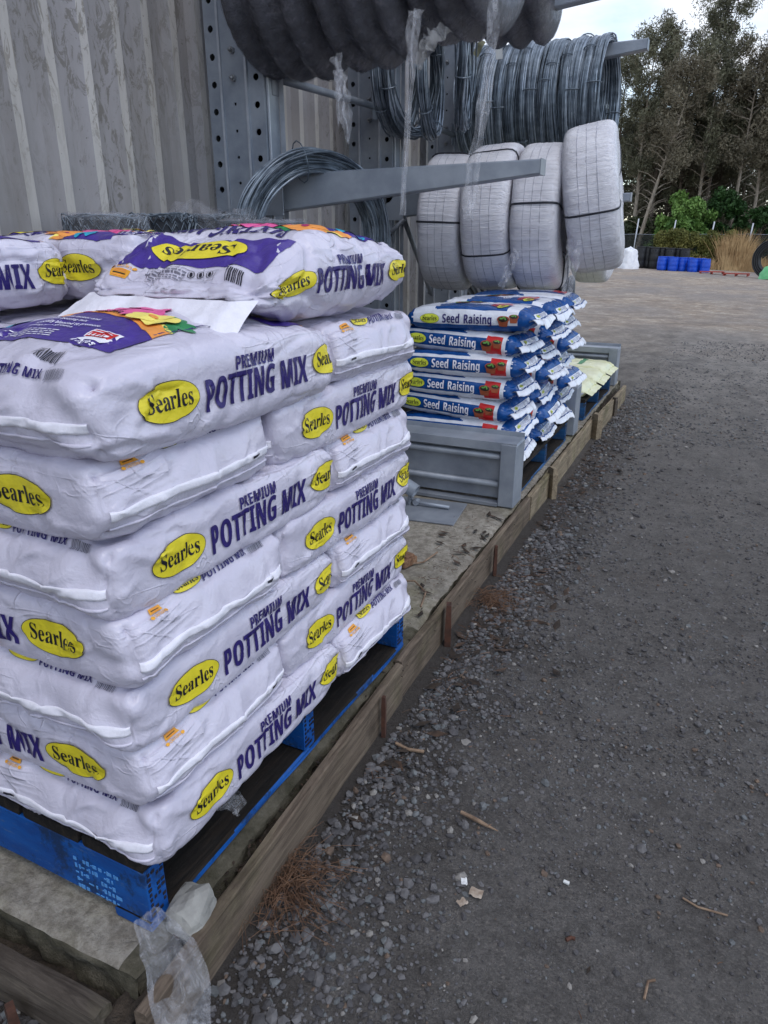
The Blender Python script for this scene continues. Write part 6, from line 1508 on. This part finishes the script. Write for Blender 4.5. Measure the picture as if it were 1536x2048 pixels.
# trees
GT = 'tall thin trees beyond the fence'
def tree(lb, x, y, H, lean, crown0, spread, seed, mat='casuarina', bark='bark', n=5200, r0=.17):
    rr = random.Random(seed); z0 = -1.0
    root = empty('casuarina_tree', (x, y, z0)); tag(root, lb, 'tree', GT)
    tr = MB(); top = Vector((lean * H, rr.uniform(-.3, .3), H * .97)); pts = []; rad = []
    for i in range(11):
        t = i / 10; pts.append(Vector((top.x * t ** 1.2 + .22 * N(t * 2.2, seed) * (1 - t * .3), top.y * t + .2 * N(t * 2, seed + 9), top.z * t))); rad.append(max(.02, r0 * (1 - .88 * t)))
    tr.tube(pts, rad, 7)
    cs = []; rs = []
    def tp(t): k = min(9, int(t * 10)); f = t * 10 - k; return pts[k] * (1 - f) + pts[k + 1] * f
    nb = 26
    for i in range(nb):
        t = crown0 + (1 - crown0) * (i + rr.random()) / nb; p = tp(min(t, .99)); a = rr.uniform(0, 6.28); s = (t - crown0) / (1 - crown0)
        Lg = spread * (.55 + .9 * math.sin(math.pi * min(1, s * .85 + .12))) * rr.uniform(.45, 1.1)
        e = p + Vector((math.cos(a) * Lg, math.sin(a) * Lg, Lg * rr.uniform(.35, 1.0)))
        m = (p + e) / 2 + Vector((0, 0, -.08 * Lg))
        tr.tube([p, m, e], [.05 * (1 - s * .6), .03, .012], 5, caps=False)
        for q, k in ((e, 1), (m * .3 + e * .7, .9), (m, .7)):
            for _ in range(2): cs.append(tuple(q + Vector((rr.gauss(0, .28), rr.gauss(0, .28), rr.gauss(0, .3))))); rs.append(rr.uniform(.32, .75) * (spread / 1.6) * k)
        for _ in range(2):    # dead lower twigs
            t2 = rr.uniform(.10, crown0 + .25); p2 = tp(t2); a2 = rr.uniform(0, 6.28); L2 = rr.uniform(.5, 1.5)
            tr.tube([p2, p2 + Vector((math.cos(a2) * L2 * .5, math.sin(a2) * L2 * .5, .35 * L2)), p2 + Vector((math.cos(a2) * L2, math.sin(a2) * L2, .5 * L2))], [.034, .022, .010], 4, caps=False)
    tr.obj('trunk', M[bark], root)
    foliage_obj('crown', leaves(cs, rs, int(n * 3.2), .12, .24, seed, .5, 1.25), mat, root)
TS = [('tall tree with a straight pale trunk just right of the white coils', -7.75, 63, 16.2, .02, .40, 1.6, 1, 'casuarina', 'bark', 5200),
      ('forked leaning tree whose trunk slants from the bush up to the left group', -6.95, 60, 13.2, .20, .45, 1.5, 2, 'casuarina_b', 'bark', 5000),
      ('leafy tree whose crown tip stands behind the far upper arm', -6.75, 66, 16.4, .01, .45, 1.55, 3, 'casuarina_b', 'barkdark', 5200),
      ('slim tree in the gap left of the tallest crown', -4.9, 67, 13.0, .01, .40, 1.5, 4, 'casuarina', 'barkdark', 4600),
      ('tall tree with an upright trunk above the bright bush', -3.35, 64, 14.6, .02, .42, 1.8, 5, 'casuarina', 'bark', 6000),
      ('tallest spreading tree against the blue sky', -2.75, 66, 18.6, .01, .45, 2.1, 6, 'casuarina', 'barkdark', 7600),
      ('thin tree with pale trunk right of the tallest crown', -.75, 63, 14.2, .02, .5, 1.7, 7, 'casuarina_b', 'bark', 5200),
      ('tree at the right picture edge with hanging dead branches', .75, 64, 13.0, -.02, .45, 1.7, 8, 'casuarina_b', 'bark', 5200),
      ('tree just outside the right picture edge', 2.6, 65, 15.0, .0, .42, 1.9, 9, 'casuarina', 'barkdark', 5200),
      ('tree hidden mostly behind the white coils', -9.6, 65, 14.8, .0, .4, 1.8, 10, 'casuarina', 'barkdark', 5200),
      ('low dense tree between the two left trunks', -5.9, 69, 11.6, .0, .25, 1.9, 11, 'casuarina_b', 'barkdark', 5600),
      ('low dense tree behind the upright trunk', -4.0, 70, 11.0, .0, .22, 2.0, 12, 'casuarina_b', 'barkdark', 5600),
      ('low dense tree at the right behind the edge tree', -.2, 70, 10.4, .0, .22, 2.0, 13, 'casuarina', 'barkdark', 5600),
      ('low dense tree behind the tallest one', -2.2, 71, 11.4, .0, .22, 2.0, 14, 'casuarina_b', 'barkdark', 5600),
      ('low dense tree far left behind the white coils', -8.3, 70, 12.0, .0, .25, 1.9, 15, 'casuarina', 'barkdark', 5600)]
for a in TS: tree(*a)
# bushes
def bush(lb, x, y, r, h, seed, mat, n):
    rr = random.Random(seed); root = empty('bush', (x, y, -1.0)); tag(root, lb, 'bush', 'bushes behind the fence')
    st = MB(); cs = []; rs = []
    for i in range(9):
        a = rr.uniform(0, 6.28); e = Vector((math.cos(a) * r * .6 * rr.random(), math.sin(a) * r * .6 * rr.random(), h * rr.uniform(.5, .9))); st.tube([(0, 0, 0), e * .5 + Vector((0, 0, .2)), e], [.06, .04, .015], 5, caps=False)
    st.obj('stem', M['barkdark'], root)
    for i in range(60):
        a = rr.uniform(0, 6.28); t = rr.uniform(.12, 1) ; q = r * math.sqrt(max(0, 1 - (t * .98) ** 2.4)) * rr.uniform(.5, 1)
        cs.append((math.cos(a) * q, math.sin(a) * q, h * t)); rs.append(rr.uniform(.25, .48) * r * .55)
    foliage_obj('crown', leaves(cs, rs, n, .13, .5, seed, .2), mat, root)
bush('bright green round bush behind the fence above the blue drums', -3.75, 59, 2.35, 4.7, 1, 'bushgreen', 13000)
bush('mid green bush right of the bright one behind the fence', -1.25, 61, 2.0, 5.0, 2, 'bushdark', 10000)
bush('dark bush behind the dry grass at the right', 1.3, 60, 1.9, 3.8, 3, 'bushdark', 6500)
bush('dark low bush left of the bright one', -5.0, 62, 1.5, 3.2, 4, 'under', 5000)
bush('dark low bush behind the white coils', -7.6, 62, 1.9, 3.2, 5, 'under', 5000)
bush('green bush just outside the right picture edge', 3.6, 60, 1.9, 3.6, 6, 'bushdark', 4500)
# the mass of the wood behind
rr = random.Random(77); cs = []; rs = []
for i in range(700):
    x = rr.uniform(-18, 14); t = rr.random(); cs.append((x, rr.uniform(73, 82), -1 + t * (10.6 + 2.4 * N(x * .35, 3)))); rs.append(rr.uniform(.7, 1.3))
tag(foliage_obj('far_wood', leaves(cs, rs, 60000, .26, .32, 9, .5), 'casuarina'), kind='stuff')
rr = random.Random(78); cs = []; rs = []
for i in range(160):
    x = rr.uniform(-14, 9); cs.append((x, rr.uniform(60, 72), -.9 + rr.random() ** 1.5 * 3.0)); rs.append(rr.uniform(.4, .8))
tag(foliage_obj('undergrowth', leaves(cs, rs, 16000, .17, .4, 10, .2), 'under'), kind='stuff')
